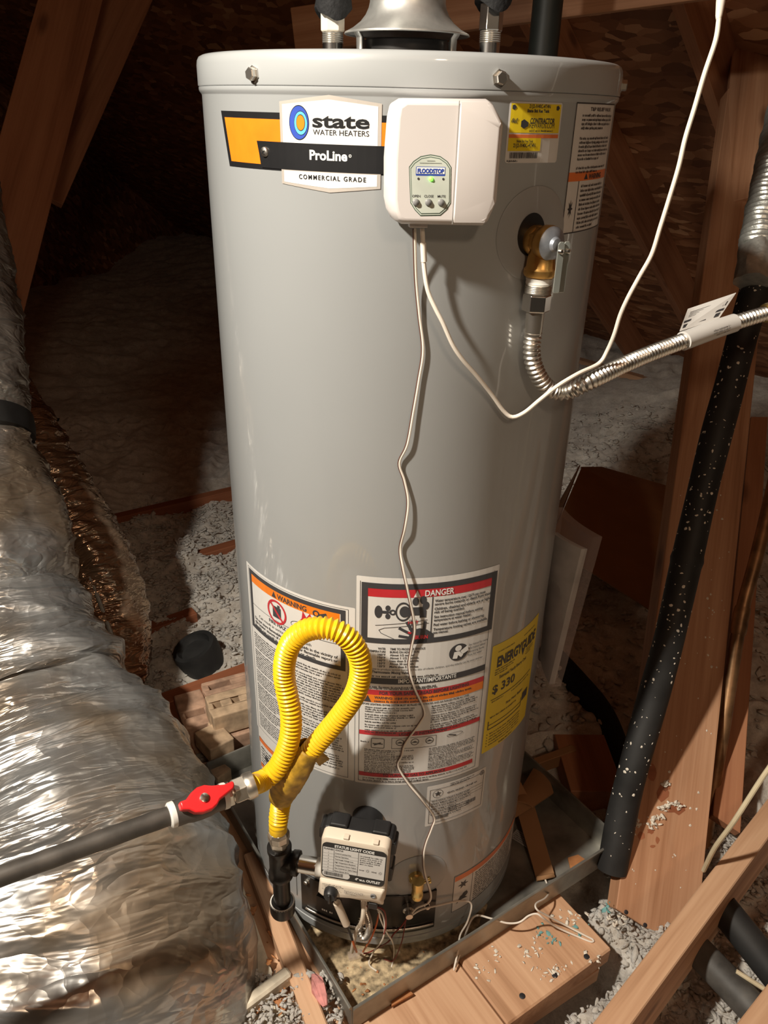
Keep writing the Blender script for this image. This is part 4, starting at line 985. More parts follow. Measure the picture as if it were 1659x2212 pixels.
brick((445, 1503), (506, 1486), (437, 1474), .052, .10, [(.12, .55)], M['brickrose'], 'pinkish slotted brick at the back of the pile', .12, .05, (.35, .75))
brick((460, 1551), (534, 1530), (446, 1504), .088, .058, [(.06, .15), (.29, .38), (.55, .64)], M['brick'], 'tan cored brick lying on top of the pile by the heater', .185, .078, (.38, .66))
brick((464, 1604), (540, 1580), (455, 1565), .026, .075, [], M['brickrose'], 'rough brick under the tan cored one by the heater', .17, .085)
brick((454, 1621), (506, 1594), (409, 1587), .052, .042, [], M['brick'], 'smooth solid half brick at the front of the pile')
brick((432, 1692), (474, 1680), (428, 1650), .004, .06, [], M['brickrose'], 'brown brick half hidden behind the red valve handle')
brick((470, 1682), (500, 1660), (456, 1642), .008, .06, [], M['brick'], 'broken brick chunk under the solid half brick')
# black collar in the fill
P = onz(428, 1412, -.02); mb = MB(); mb.lathe([(.055, -.06), (.062, .015), (.058, .03), (.046, .03), (.043, .020), (.040, .014)], P, (-.35, -.15, 1), seg=36); tag(mb.build('black_collar', M['foamsmooth'], None), 'round black plastic collar sunk in insulation left of the heater', 'collar')
# ================================================================ top of the heater
hood = thing('draft_hood', 'shiny metal draft hood on top of the water heater', 'draft hood', (.002, 0, 1.342))
HC = (-.004, 0, 0)
mb = MB(); mb.lathe([(.0765, 1.3705), (.0755, 1.3725), (.066, 1.377), (.057, 1.3835), (.0505, 1.391), (.0470, 1.398), (.0455, 1.404), (.0455, 1.412), (.0465, 1.414), (.0455, 1.416), (.0450, 1.60)], HC, seg=72, capa=False, capb=False)
o = mb.build('hood_bell', M['galv'], hood); sm = o.modifiers.new('solid', 'SOLIDIFY'); sm.thickness = .0012
mb = MB(); mb.lathe([(.0515, 1.3415), (.0515, 1.364), (.0500, 1.3655), (.0485, 1.3640), (.0485, 1.345)], HC, seg=64, capa=False, capb=True); mb.build('flue_collar', M['door'], hood)
for a in (-57, 57, 123, 237):
    t = math.radians(a-0); n_ = Vector((math.sin(t), -math.cos(t), 0)); e_ = Vector((math.cos(t), math.sin(t), 0)); c = Vector((HC[0], 0, 0))
    mb = MB(); V = []; prof = [(.071, 1.3735), (.0690, 1.3700), (.0660, 1.3660), (.0655, 1.345), (.072, 1.3425)]
    for r_, z_ in prof:
        for sx in (-.0062, .0062):
            V.append(c+n_*r_+e_*sx+Vector((0, 0, z_)))
    F = [(2*i, 2*i+1, 2*i+3, 2*i+2) for i in range(len(prof)-1)]
    o = mb.add(V, F).build('hood_leg', M['galv'], hood); sm = o.modifiers.new('solid', 'SOLIDIFY'); sm.thickness = .0014
def nipple(x, label, hexz, foamz, lb2, hexcol):
    t = thing('water_nipple', label, 'pipe nipple', (x, 0, 1.3415), 'pipe nipples on the heater top')
    mb = MB(); mb.lathe([(.0127, 1.338), (.0127, hexz-.012)], (x, 0, 0), seg=32); mb.build('nipple_body', M['chrome'], t)
    pr = []; z = hexz-.012
    while z < hexz: pr += [(.0131, z), (.0122, z+.0011)]; z += .0022
    mb = MB(); mb.lathe(pr, (x, 0, 0), seg=32); mb.build('nipple_thread', M['steel'], t)
    mb = MB(); mb.lathe([(.0136, hexz), (.0146, hexz+.0015), (.0146, hexz+.028), (.0138, hexz+.0295)], (x, 0, 0), seg=6, a0=.35); mb.build('hex_nut', hexcol, t, smooth=False, bevel=.0008)
    mb = MB(); P = [(x+.003*math.sin(k*.3), .0, foamz+k*.01) for k in range(0, 26)]
    rr = [.0215+.0012*math.sin(k*1.7) for k in range(26)]
    seg = 40; V = []; F = []
    for k, p_ in enumerate(P):
        for j in range(seg):
            a = 2*math.pi*j/seg; dz = (.006*math.sin(a*2+1)+.004*float(vnoise(a*2, x*9, 4))) if k == 0 else 0
            q = rr[k]+.0012*(float(vnoise(np.array(a*7), np.array(k*1.3), 6))-.5); V.append((p_[0]+q*math.cos(a), p_[1]+q*math.sin(a), p_[2]+dz))
    for k in range(25):
        for j in range(seg): j2 = (j+1) % seg; F.append((k*seg+j, k*seg+j2, (k+1)*seg+j2, (k+1)*seg+j))
    F += [tuple(range(seg-1, -1, -1)), tuple(25*seg+j for j in range(seg))]
    f = mb.add(V, F).build('pipe_foam', M['foam'], None); tag(f, lb2, 'pipe insulation', 'foam sleeves above the heater')
nipple(-.0945, 'left threaded water nipple with a pale nut under the foam', 1.3725, 1.387, 'black foam sleeve on the left water pipe above the heater', M['paint'])
nipple(.0975, 'right chrome water nipple with a hexagonal nut', 1.3770, 1.4005, 'black foam sleeve on the right water pipe above the heater', M['chrome'])
# dark vertical pipe behind the tank
P = dep(1178, 60, 1.62); mb = MB(); mb.lathe([(.031, -.3), (.031, 2.3)], (P[0], P[1], 0), seg=32); tag(mb.build('vent_pipe', M['darkpipe'], None), 'dark vertical pipe rising behind the right side of the heater', 'pipe')

# ================================================================ flood alarm box
nf, ef = radial(9); FB = nf*.2965; zc0 = 1.2442
fa = thing('flood_alarm', 'white plastic leak alarm box stuck on the heater front', 'alarm box', tuple(nf*.26+np.array([0, 0, 1.18])))
fmap = lambda s, z, l: tuple(FB+ef*s+nf*l+np.array([0, 0, z]))
def fprism(poly, h0, h1, taper=1.0): return MB().prism(poly, h0, h1, tuple(FB), tuple(ef), (0, 0, 1), taper)
out = [(-.0500, 1.3000), (.0290, 1.3013), (.0350, 1.2985), (.0455, 1.2840), (.0478, 1.2790), (.0478, 1.2120), (.0455, 1.2060), (.0400, 1.1920), (.0350, 1.1880), (-.0480, 1.1890), (-.0550, 1.1925), (-.0600, 1.2010), (-.0625, 1.2120), (-.0632, 1.2480), (-.0610, 1.2840), (-.0585, 1.2950)]
inn = [(-.0478, 1.2965), (.0288, 1.2975), (.0335, 1.2955), (.0420, 1.2835), (.0438, 1.2790), (.0438, 1.2120), (.0420, 1.2075), (.0372, 1.1950), (.0335, 1.1920), (-.0465, 1.1935), (-.0515, 1.1960), (-.0545, 1.2030), (-.0562, 1.2130), (-.0568, 1.2480), (-.0555, 1.2830), (-.0540, 1.2925)]
n_ = len(out); V = []; mb = MB()
for pts, h in ((out, -.0415), (out, -.0120), ([((a[0]*.45+b_[0]*.55), (a[1]*.45+b_[1]*.55)) for a, b_ in zip(out, inn)], -.0035), (inn, 0.0)):
    V += [fmap(x, z, h) for x, z in pts]
F = [tuple(range(n_-1, -1, -1)), tuple(range(3*n_, 4*n_))]
for j in range(3): F += [(j*n_+i, j*n_+(i+1) % n_, (j+1)*n_+(i+1) % n_, (j+1)*n_+i) for i in range(n_)]
mb.add(V, F).build('case', M['plastic'], fa, bevel=.0022, bseg=3)
# battery cover on the right with sloped upper and lower facets
mb = MB(); xs0, xs1 = .0025, .0440
P_ = [(xs0, 1.2980), (.0285, 1.2985), (.0430, 1.2810), (.0430, 1.2100), (.0340, 1.1920), (xs0, 1.1920)]; Q_ = [(xs0, 1.2915), (.0250, 1.2845), (.0405, 1.2770), (.0405, 1.2155), (.0250, 1.2085), (xs0, 1.2010)]
V = [fmap(x, z, -.0005) for x, z in P_]+[fmap(x, z, .0022) for x, z in Q_]; mb.add(V, [(6, 7, 8, 9, 10, 11)]+[(i, (i+1) % 6, 6+(i+1) % 6, 6+i) for i in range(6)])
mb.build('battery_cover', M['plastic'], fa, bevel=.0008)
p = Print(fmap, .0002); p.rect(.0010, 1.1905, .0018, 1.2990); p.build('cover_seam', M['greyink'], fa, cut=False)
kp = [(-.0440, 1.2420), (-.0400, 1.2470), (-.0330, 1.2515), (-.0235, 1.2532), (-.0140, 1.2518), (-.0068, 1.2475), (-.0028, 1.2425), (-.0012, 1.2100), (-.0050, 1.2035), (-.0110, 1.1985), (-.0310, 1.1980), (-.0365, 1.2030), (-.0415, 1.2100)]
kc = (-.0222, 1.2255); sc = lambda k: [(kc[0]+(x-kc[0])*k, kc[1]+(z-kc[1])*k) for x, z in kp]
kpo = p = Print(fmap, .0003); p.poly(kp); key = p.build('keypad', M['greenline'], fa, cut=False); key['label'] = 'pale green keypad with three buttons'
p = Print(fmap, .0005); p.poly(sc(.97)); p.build('keypad_edge', M['panel'], key, cut=False)
p = Print(fmap, .0007); p.poly(sc(.93)); p.build('keypad_line', M['greenline'], key, cut=False)
p = Print(fmap, .0009); p.poly(sc(.905)); p.build('keypad_face', M['panel'], key, cut=False)
p = Print(fmap, .0010); p.poly(rrect(-.0372, 1.2345, -.0085, 1.2425, .0008)); p.build('name_plate_edge', M['blue'], key, cut=False)
p = Print(fmap, .0012); p.rect(-.0366, 1.2362, -.0091, 1.2420); p.build('name_plate', M['whiteprint'], key, cut=False)
p = Print(fmap, .0014); p.text('FLOODSTOP', -.02285, 1.2370, .0038, .0258, bold=.05); p.build('name_lettering', M['blue'], key, cut=False)
p = Print(fmap, .0012)
for x, tx in ((-.0360, 'OPEN'), (-.0236, 'CLOSE'), (-.0110, 'MUTE')): p.text(tx, x, 1.2152, .0023, bold=.01)
p.rect(-.034, 1.2455, -.0125, 1.2458); p.rect(-.027, 1.2475, -.019, 1.2478)
for x in (-.0345, -.0102): p.poly(circ(x, 1.2318, .0011, 12))
p.build('key_lettering', M['ink'], key, cut=False)
for x in (-.0360, -.0236, -.0110):
    mb = MB(); mb.lathe([(.0034, 0), (.0034, .0006), (.0028, .0012), (.0024, .0020), (.0012, .0026), (.0002, .0027)], fmap(x, 1.2105, .0009), nf, seg=24); mb.build('button', M['greyrub'], key)
mb = MB(); mb.lathe([(.0022, 0), (.0020, .0008), (.0012, .0016), (.0002, .0019)], fmap(-.0222, 1.2318, .0009), nf, seg=20); mb.build('status_light', M['led'], key)
mb = MB(); mb.box(fmap(-.0300, 1.1875, -.018), (.018, .012, .004), Matrix((ef, nf, (0, 0, 1))).transposed()); mb.build('wire_port', M['plastic'], fa)
p = Print(lambda s, z, l: tuple(FB+ef*(-.0626)+nf*s+np.array([0, 0, z])), 0); p.rect(-.026, 1.222, -.016, 1.237); p.build('side_slot', M['greyink'], fa, cut=False)

# ================================================================ relief valve and its drain hose
nt_, et = radial(34.0); TP = lambda r, s, z: Vector(nt_*r+et*s)+Vector((0, 0, z))
rv = thing('relief_valve', 'brass relief valve with a plated test lever', 'relief valve', tuple(nt_*.256+np.array([0, 0, ZT])))
mb = MB(); mb.lathe([(.0150, -.004), (.0165, .006), (.0150, .010)], TP(0.2540, 0, ZT-.006), nt_, seg=32); mb.build('valve_neck', M['brass'], rv)
mb = MB(); mb.lathe([(.0158, 0), (.0158, .012)], TP(0.2610, 0, ZT-.006), nt_, seg=8, a0=.39); mb.build('valve_flats', M['brass'], rv, smooth=False, bevel=.001)
mb = MB(); mb.lathe([(.0165, .0), (.0182, .003), (.0186, .010), (.0180, .0135)], TP(0.2700, 0, ZT-.006), nt_, seg=40); mb.build('valve_body', M['brass'], rv)
mb = MB(); mb.lathe([(.0178, 0), (.0178, .0008), (.0150, .0030), (.0080, .0052), (.0062, .0085), (.0040, .0090)], TP(0.2835, 0, ZT-.006), nt_, seg=40); mb.build('valve_cap', M['zinc'], rv)
ox = .2705
mb = MB(); mb.lathe([(.0125, .0), (.0150, -.016), (.0160, -.026), (.0180, -.0285), (.0180, -.0335), (.0165, -.036)], (*TP(ox, 0, 0).xy, ZT-.006), seg=36); mb.build('valve_outlet', M['brass'], rv)
lv = MB(); LM = Matrix((et, nt_, (0, 0, 1))).transposed()
for sx in (-.0044, .0044):
    lv.prism([(-.0038, -.046), (-.0028, -.0475), (.0028, -.0475), (.0038, -.046), (.0038, .003), (.0020, .0058), (-.0020, .0058), (-.0038, .003)], -.0008, .0008, TP(.2975, .005+sx*.9, ZT-.008), Vector(nt_)*.35+Vector(et)*.94, (0, 0, 1))
lv.box(TP(.2960, .005, ZT-.036), (.010, .0012, .030), LM)
lv.build('test_lever', M['lever'], rv, smooth=False, bevel=.0005)
mb = MB(); mb.lathe([(.0026, -.001), (.0026, .003), (.0014, .0038)], TP(.2985, -.0005, ZT-.012), nt_, seg=16); mb.lathe([(.0026, -.001), (.0026, .003), (.0014, .0038)], TP(.2985, .0095, ZT-.012), nt_, seg=16); mb.build('lever_rivet', M['chrome'], rv)

hose = thing('relief_hose', 'corrugated steel relief hose bending off to the right', 'hose', tuple(TP(ox, 0, 1.10)))
bx = TP(ox, 0, 0)
mb = MB(); mb.lathe([(.0140, 1.1300), (.0148, 1.1285), (.0140, 1.1255), (.0146, 1.1235), (.0138, 1.1215)], (bx.x, bx.y, 0), seg=28); mb.build('thread_tape', M['teflon'], hose)
pr = []; z = 1.1215
while z > 1.112: pr += [(.0152, z), (.0142, z-.0008)]; z -= .0017
mb = MB(); mb.lathe(pr, (bx.x, bx.y, 0), seg=28); mb.build('hose_thread', M['steel'], hose)
mb = MB(); mb.lathe([(.0145, 1.1115), (.0160, 1.1105), (.0160, 1.0935), (.0148, 1.0925)], (bx.x, bx.y, 0), seg=6, a0=.2); mb.build('hose_nut', M['chrome'], hose, smooth=False, bevel=.0008)
mb = MB(); mb.lathe([(.0105, 1.0930), (.0098, 1.0650)], (bx.x, bx.y, 0), seg=28); mb.build('hose_ferrule', M['steel'], hose)
ctrl = [(bx.x, bx.y, 1.068), (bx.x, bx.y, 1.040), tuple(oncyl(1160, 808, .2745)), tuple(oncyl(1184, 843, .280)), tuple(oncyl(1217, 851, .288)), tuple(dep(1262, 830, .915)),
        tuple(dep(1330, 796, .94)), tuple(dep(1400, 765, .968)), tuple(dep(1470, 739, .995)), tuple(dep(1560, 706, 1.03)), tuple(dep(1640, 681, 1.05)), tuple(dep(1664, 674, 1.055))]
path, tt = even(spline(ctrl, .003), .003)
for _ in range(3):
    kk = np.ones(9)/9; path = np.stack([np.convolve(np.pad(path[:, c], 4, mode='reflect', reflect_type='odd'), kk, 'valid') for c in range(3)], -1)
path, tt = even(path, .00095)
mb = MB(); mb.tube(path, [.0092+.0012*math.cos(2*math.pi*s/.0056) for s in tt], 20); mb.build('hose_tube', M['steel'], hose)
sl = [i for i, q in enumerate(path) if True]
pa = dep(1472, 738, 1.0); pb = dep(1590, 697, 1.035); pa = np.array(pa); pb = np.array(pb)
i0 = int(np.argmin(np.linalg.norm(path-pa, axis=1))); i1 = int(np.argmin(np.linalg.norm(path-pb, axis=1)))
mb = MB(); mb.tube(path[i0:i1:6], .0122, 28); slv = mb.build('hose_sleeve', M['white'], hose); slv['label'] = 'white printed sleeve'
ax_ = Vector(path[i1]-path[i0]).normalized(); upv = Vector((0, 0, 1)); upv = (upv-ax_*upv.dot(ax_)).normalized(); sdv = ax_.cross(upv); mid = Vector(path[(i0+i1)//2])
if sdv.dot(Vector(CAM)-mid) < 0: sdv = -sdv
Lh = (Vector(path[i1])-Vector(path[i0])).length/2
p = Print(lambda s, z, l: tuple(mid+ax_*s+(sdv*math.cos(z/.0124)+upv*math.sin(z/.0124))*.0124), 0)
p.text('692053', -.040, -.006, .0042, .026, bold=.02); p.build('sleeve_number', M['greyink'], slv, cut=False)
p = Print(p.fn, 0); p.fine(-.004, Lh-.012, .004, .002, 500); p.fine(-.004, Lh-.008, .0005, .002, 501); p.fine(.002, Lh-.02, -.003, .002, 502)
p.build('sleeve_print', M['greyink'], slv, cut=False)
T4 = [np.array(dep(1468, 716, 1.012)), np.array(dep(1553, 688, 1.035)), np.array(dep(1590, 633, 1.05)), np.array(dep(1486, 668, 1.03))]
tg = MB(); tg.add(list(T4)+[q+np.array([0, .0006, .0004]) for q in T4], [(0, 1, 2, 3), (7, 6, 5, 4), (0, 4, 5, 1), (1, 5, 6, 2), (2, 6, 7, 3), (3, 7, 4, 0)]); tg = tg.build('paper_tag', M['white'], hose, smooth=False); tg['label'] = 'folded paper tag'
e1_ = Vector(T4[1]-T4[0]); e2_ = Vector(T4[3]-T4[0]); nn_ = e1_.cross(e2_).normalized()
if nn_.dot(Vector(CAM)-Vector(T4[0])) < 0: nn_ = -nn_
p = Print(lambda s, z, l: tuple(Vector(T4[0])*(1-s)*(1-z)+Vector(T4[1])*s*(1-z)+Vector(T4[2])*s*z+Vector(T4[3])*(1-s)*z+nn_*.0006), 0)
p.rect(.02, .34, .95, .44)
for k in range(4): p.rect(.08, .78-.07*k, .70-.05*k, .80-.07*k)
for k in range(5): p.rect(.66+.06*k, .55, .69+.06*k, .72)
p.rect(.04, .10, .14, .26); p.rect(.80, .12, .92, .28); p.rect(.22, .14, .60, .18); p.rect(.22, .22, .55, .25)
p.build('tag_print', M['ink'], tg, cut=False)
a = np.array(dep(1640, 681, 1.05)); b_ = np.array(dep(1720, 655, 1.075)); b_far = np.array(dep(2050, 548, 1.17))
mb = MB(); mb.tube([a+(b_-a)*.10, a+(b_-a)*.17, a+(b_-a)*.18, a+(b_-a)*.3], [.0104, .0104, .0128, .0128], 24); mb.build('hose_end_ring', M['ybrass'], hose)
mb = MB(); mb.tube([a+(b_-a)*.2, b_, b_far], [.0118]*3, 24); tag(mb.build('copper_stub', M['copper'], None), 'bright copper pipe stub at the right end of the relief hose', 'pipe')

# ================================================================ drain valve
nd, ed = radial(math.degrees(sD/R)-1.0)
dv = thing('drain_valve', 'small brass drain valve low on the heater', 'drain valve', tuple(nd*.256+np.array([0, 0, .165])))
DP = lambda r, s, z: Vector(nd*r+ed*s)+Vector((0, 0, z))
mb = MB(); mb.lathe([(.0115, 0), (.0120, .008), (.0095, .012), (.0090, .020)], DP(.254, 0, .1755), nd, seg=28); mb.lathe([(.0102, .010), (.0102, -.004), (.0088, -.006), (.0088, -.016), (.0098, -.018), (.0098, -.028), (.0092, -.029), (.0072, -.029), (.0070, -.010)], (*DP(.272, 0, 0).xy, .1755), seg=28, capb=True); mb.build('drain_body', M['ybrass'], dv)
mb = MB(); mb.lathe([(.0069, -.0286), (.0068, -.020)], (*DP(.272, 0, 0).xy, .1755), (nd[0]*.05, nd[1]*.05, 1), seg=24); mb.build('drain_bore', M['blackplastic'], dv)
mb = MB(); mb.lathe([(.003, 0), (.003, .012), (.0055, .013), (.0055, .017), (.0035, .018)], DP(.272, .004, .1800), (ed[0], ed[1], .25), seg=20); mb.build('drain_screw', M['ybrass'], dv)

# ================================================================ gas control
ng, eg = radial(-9); RG = .335; ROLL = math.radians(4)
GC = np.array([.0085, .2870])                                     # centre of its face in (s, z)
def gmap(s, z, l):
    c, sn = math.cos(ROLL), math.sin(ROLL); S2 = s*c+z*sn*.6; Z2 = z*c-s*sn*0.15
    return tuple(ng*(RG+l)+eg*(GC[0]+S2)+np.array([0, 0, GC[1]+Z2]))
gv = thing('gas_control', 'almond gas control box with black cover on the heater', 'gas valve', tuple(ng*.256+np.array([0, 0, .235])))
hw, hh = .0510, .0630
def gprof(y0, y1, r, l): return [gmap(x, z, l) for x, z in rrect(-hw+y0, -hh+y0, hw-y0, hh-y0, r, 4)]
rings = [gprof(0, 0, .010, -.020), gprof(0, 0, .010, -.006), gprof(.0018, 0, .009, -.0015), gprof(.005, 0, .007, 0)]
# lower third slopes back
def slope(v):
    return v
n_ = len(rings[0]); V = [q for r_ in rings for q in r_]; F = [tuple(range(n_-1, -1, -1)), tuple(range(3*n_, 4*n_))]
for j in range(3): F += [(j*n_+i, j*n_+(i+1) % n_, (j+1)*n_+(i+1) % n_, (j+1)*n_+i) for i in range(n_)]
MB().add(V, F).build('control_case', M['almond'], gv)
lip = [gmap(x, z, l) for x, z, l in ((-.050, -.0255, .0003), (.050, -.0255, .0003), (.050, -.0615, .0003), (-.050, -.0615, .0003), (-.047, -.030, .006), (.047, -.030, .006), (.044, -.042, .008), (.012, -.042, .008), (-.002, -.048, .009), (-.040, -.057, .009), (-.047, -.052, .008))]
MB().add(lip, [(4, 5, 6, 7, 8, 9, 10), (0, 1, 5, 4), (1, 2, 6, 5), (2, 3, 8, 7, 6), (3, 9, 8), (3, 0, 10, 9), (0, 4, 10)]).build('control_ledge', M['almond'], gv, bevel=.002)
def gbox(x0, x1, z0, z1, l0, l1, name, mat, bev=.002, r=.004):
    a = [gmap(x, z, l0) for x, z in rrect(x0, z0, x1, z1, r, 3)]; b2 = [gmap(x, z, l1) for x, z in rrect(x0, z0, x1, z1, r, 3)]; n2 = len(a)
    return MB().add(a+b2, [tuple(range(n2-1, -1, -1)), tuple(range(n2, 2*n2))]+[(i, (i+1) % n2, n2+(i+1) % n2, n2+i) for i in range(n2)]).build(name, M[mat], gv, smooth=False, bevel=bev)
gbox(-.0535, .0545, -.026, .0610, -.048, -.020, 'rear_cover', 'blackplastic', .003, .008)
gbox(-.044, -.016, .054, .067, -.046, -.0215, 'cover_clip', 'blackplastic', .002)
gbox(.020, .046, .053, .066, -.046, -.0215, 'cover_clip', 'blackplastic', .002)
gbox(-.058, -.050, .034, .058, -.045, -.020, 'cover_clip', 'blackplastic', .002)
gbox(.050, .0585, .024, .050, -.045, -.020, 'cover_clip', 'blackplastic', .002)
gbox(.049, .0570, -.034, -.004, -.045, -.020, 'cover_clip', 'blackplastic', .002)
mb = MB(); mb.lathe([(.024, 0), (.024, .024), (.020, .026)], tuple(ng*.254+eg*.014+np.array([0, 0, .312])), ng, seg=32); mb.build('burner_well', M['blackplastic'], gv)
for x in (-.018, .026): gbox(x, x+.008, .0625, .066, -.010, -.0015, 'case_tab', 'almond', .001, .001)
gl_ = lambda s_, z, l: gmap(s_*1.06, (z-.018)*1.27+.0160, l)
GL = .0005
fcen = .0185
p = Print(gl_, .0006); p.poly(rrect(-.0455, -.0120, .0455, .0480, .008)); gl = p.build('status_label', M['black'], gv, cut=False); gl['label'] = 'status light code label'
p = Print(gl_, .0009); p.rect(-.0440, .0000, .0440, .0400); p.poly(rrect(-.0440, -.0095, -.004, .0005, .005)); p.build('label_field', M['white'], gl, cut=False)
p = Print(gl_, .0011); p.text('STATUS LIGHT CODE', 0, .0418, .0042, .056, bold=.05); p.text('4" w.c. OUTLET', .0215, -.0075, .0040, .036, bold=.05); p.build('label_white_print', M['whiteprint'], gl, cut=False)
p = Print(gl_, .0011)
p.text('FLASHES', -.036, .0362, .0026, .0135, bold=.03); p.text('STATUS', -.021, .0362, .0026, .011, bold=.03, align='C')
p.rect(-.0285, .0005, -.0280, .0400); p.rect(.0060, .0005, .0066, .0400)
for k, tx in enumerate(('Control Latched Out', 'Normal Operation', 'Thermopile Voltage Low', 'High Temperature Shutdown', 'Temperature Sensor Failure', 'Gas Control or Valve Failure', 'Flame Sensor Error')):
    z = .0312-.0050*k; p.text(tx, -.0268, z, .0022, .0012*len(tx), align='L', bold=.01); p.rect(-.0440, z-.0012, .006, z-.0010); p.text('1234567'[k], -.036, z, .0022)
p.para(.0085, .042, .0375, 5, .0034, .0020, 600); p.fine(.0085, .016, .0105, .002, 606); p.fine(.026, .034, .0105, .002, 607)
for cx in (.0205, .0385):
    p.ring(cx, .0115, .0012, .0016, 14)
    for k in range(8): a = math.pi*k/4; p.line((cx+.0021*math.cos(a), .0115+.0021*math.sin(a)), (cx+.0030*math.cos(a), .0115+.0030*math.sin(a)), .0003)
r = random.Random(8); x = -.041
while x < -.014: wd = r.uniform(.0003, .0008); p.rect(x, -.0075, x+wd, -.0015); x += wd+r.uniform(.0003, .0006)
p.build('label_print', M['ink'], gl, cut=False)
p = Print(gmap, .0102)
mb = MB(); kx, kz = -.030, -.0425
kd = MB(); kd.lathe([(.0105, 0), (.0105, .004), (.0092, .011), (.0080, .0125)], gmap(kx, kz, .0070), ng, seg=28); knob = kd.build('control_knob', M['blackplastic'], gv)
mb = MB(); mb.box(Vector(gmap(kx, kz, .0215)), (.0035, .004, .018), Matrix((eg, ng, (0, 0, 1))).transposed()); mb.build('knob_grip', M['blackplastic'], knob, bevel=.001)
p = Print(gmap, .0092); p.fine(-.044, -.014, -.0275, .0018, 610)
for k in range(6): a = math.radians(160-28*k); p.line((kx+.0125*math.cos(a), kz+.0125*math.sin(a)), (kx+.0150*math.cos(a), kz+.0150*math.sin(a)), .0006)
p.build('knob_marks', M['ink'], gv, cut=False)
p = Print(gmap, .0092); p.para(-.010, .022, -.0315, 3, .0028, .0018, 615); p.build('case_print', M['greyink'], gv, cut=False)
mb = MB(); mb.lathe([(.0042, .001), (.0042, .0028), (.0030, .0030), (.0028, .0012)], gmap(.034, -.0350, .0065), ng, seg=20); mb.build('pilot_light_hole', M['greyrub'], gv)
gbox(.027, .041, -.073, -.060, -.012, .003, 'wire_plug', 'blackplastic', .001, .002)
gbox(-.036, -.022, -.070, -.056, -.014, .004, 'piezo_button', 'blackplastic', .001, .002)

# pilot tubes and wires below the gas control
G = lambda s, z, l=0.0: np.array(gmap(s, z, l))
def wire(name, pts, rad, mat, label=None, cat=None, par=None, seg=8, step=.003):
    o = MB().tube(even(spline(pts, step), step)[0], rad, seg).build(name, M[mat], par)
    return tag(o, label, cat) if label else o
wire('pilot_tube', [G(.016, -.060, -.02), G(.017, -.085, -.018), G(.018, -.12, -.010), oncyl(770, 2010, .300), oncyl(764, 2035, .292), oncyl(760, 2056, .285)], .0034, 'almond', par=gv)
wire('burner_tube', [oncyl(785, 1935, .315), oncyl(787, 1960, .315), oncyl(788, 1975, .316), oncyl(786, 1990, .314)], .0052, 'steel', par=gv)
pth, tl_ = even(spline([oncyl(789, 1968, .316), oncyl(796, 1990, .316), oncyl(797, 2012, .312), oncyl(790, 2026, .308), oncyl(782, 2024, .304), oncyl(778, 2008, .298), oncyl(782, 1985, .284)], .002), .0007)
MB().tube(pth, [.0050+.0010*math.cos(2*math.pi*s/.0042) for s in tl_], 16).build('flexible_tube', M['steel'], gv)
a = oncyl(728, 1950, .316); b_ = oncyl(748, 1996, .312); wire('igniter_sleeve', [a, (a+b_)/2, b_], .0064, 'almond', par=gv, seg=12)
wire('igniter_lead', [G(-.020, -.062, -.006), oncyl(724, 1940, .322), a], .0026, 'almond', par=gv)
wire('igniter_wire', [b_, oncyl(755, 2012, .308), oncyl(761, 2030, .306)], .0022, 'blackplastic', par=gv)
wire('igniter_wire', [oncyl(761, 2030, .306), oncyl(766, 2045, .300), onz(770, 2056, -.005)], .0020, 'orangewire', par=gv)
P = onz(768, 2062, -.016); mb = MB(); mb.box(P, (.026, .012, .008), Matrix.Rotation(.35, 3, 'Z')); mb.build('wire_connector', M['bag'], gv)
wire('sensor_wire', [oncyl(794, 1957, .318), oncyl(812, 1962, .318), oncyl(826, 1975, .318), oncyl(831, 2000, .318), oncyl(826, 2030, .314), onz(808, 2055, .012), onz(797, 2082, -.018), onz(815, 2098, -.026), onz(832, 2103, -.027), onz(845, 2090, -.026), onz(851, 2060, -.012), oncyl(848, 2035, .290), oncyl(834, 2012, .305), oncyl(822, 1985, .312), oncyl(818, 1968, .316)], .0013, 'cord', par=gv, seg=6)
wire('thermopile_wire', [oncyl(792, 1958, .318), oncyl(815, 1960, .320), oncyl(830, 1968, .321), oncyl(834, 1995, .321), oncyl(829, 2020, .318)], .0014, 'redwire', par=gv, seg=6)
wire('thermopile_wire', [oncyl(818, 1975, .300), oncyl(812, 2000, .304), oncyl(800, 2030, .306), onz(784, 2056, -.01)], .0015, 'orangewire', par=gv, seg=6)
wire('thermopile_wire', [oncyl(880, 1982, .264), oncyl(868, 2000, .270), oncyl(850, 2018, .276), oncyl(838, 2035, .280), onz(800, 2056, -.012), onz(785, 2060, -.015)], .0013, 'redwire', par=gv, seg=6)
wire('thermopile_wire', [oncyl(877, 1985, .264), oncyl(872, 2015, .268), oncyl(866, 2040, .272), onz(850, 2075, -.020), onz(830, 2072, -.022)], .0010, 'redwire', par=gv, seg=6)

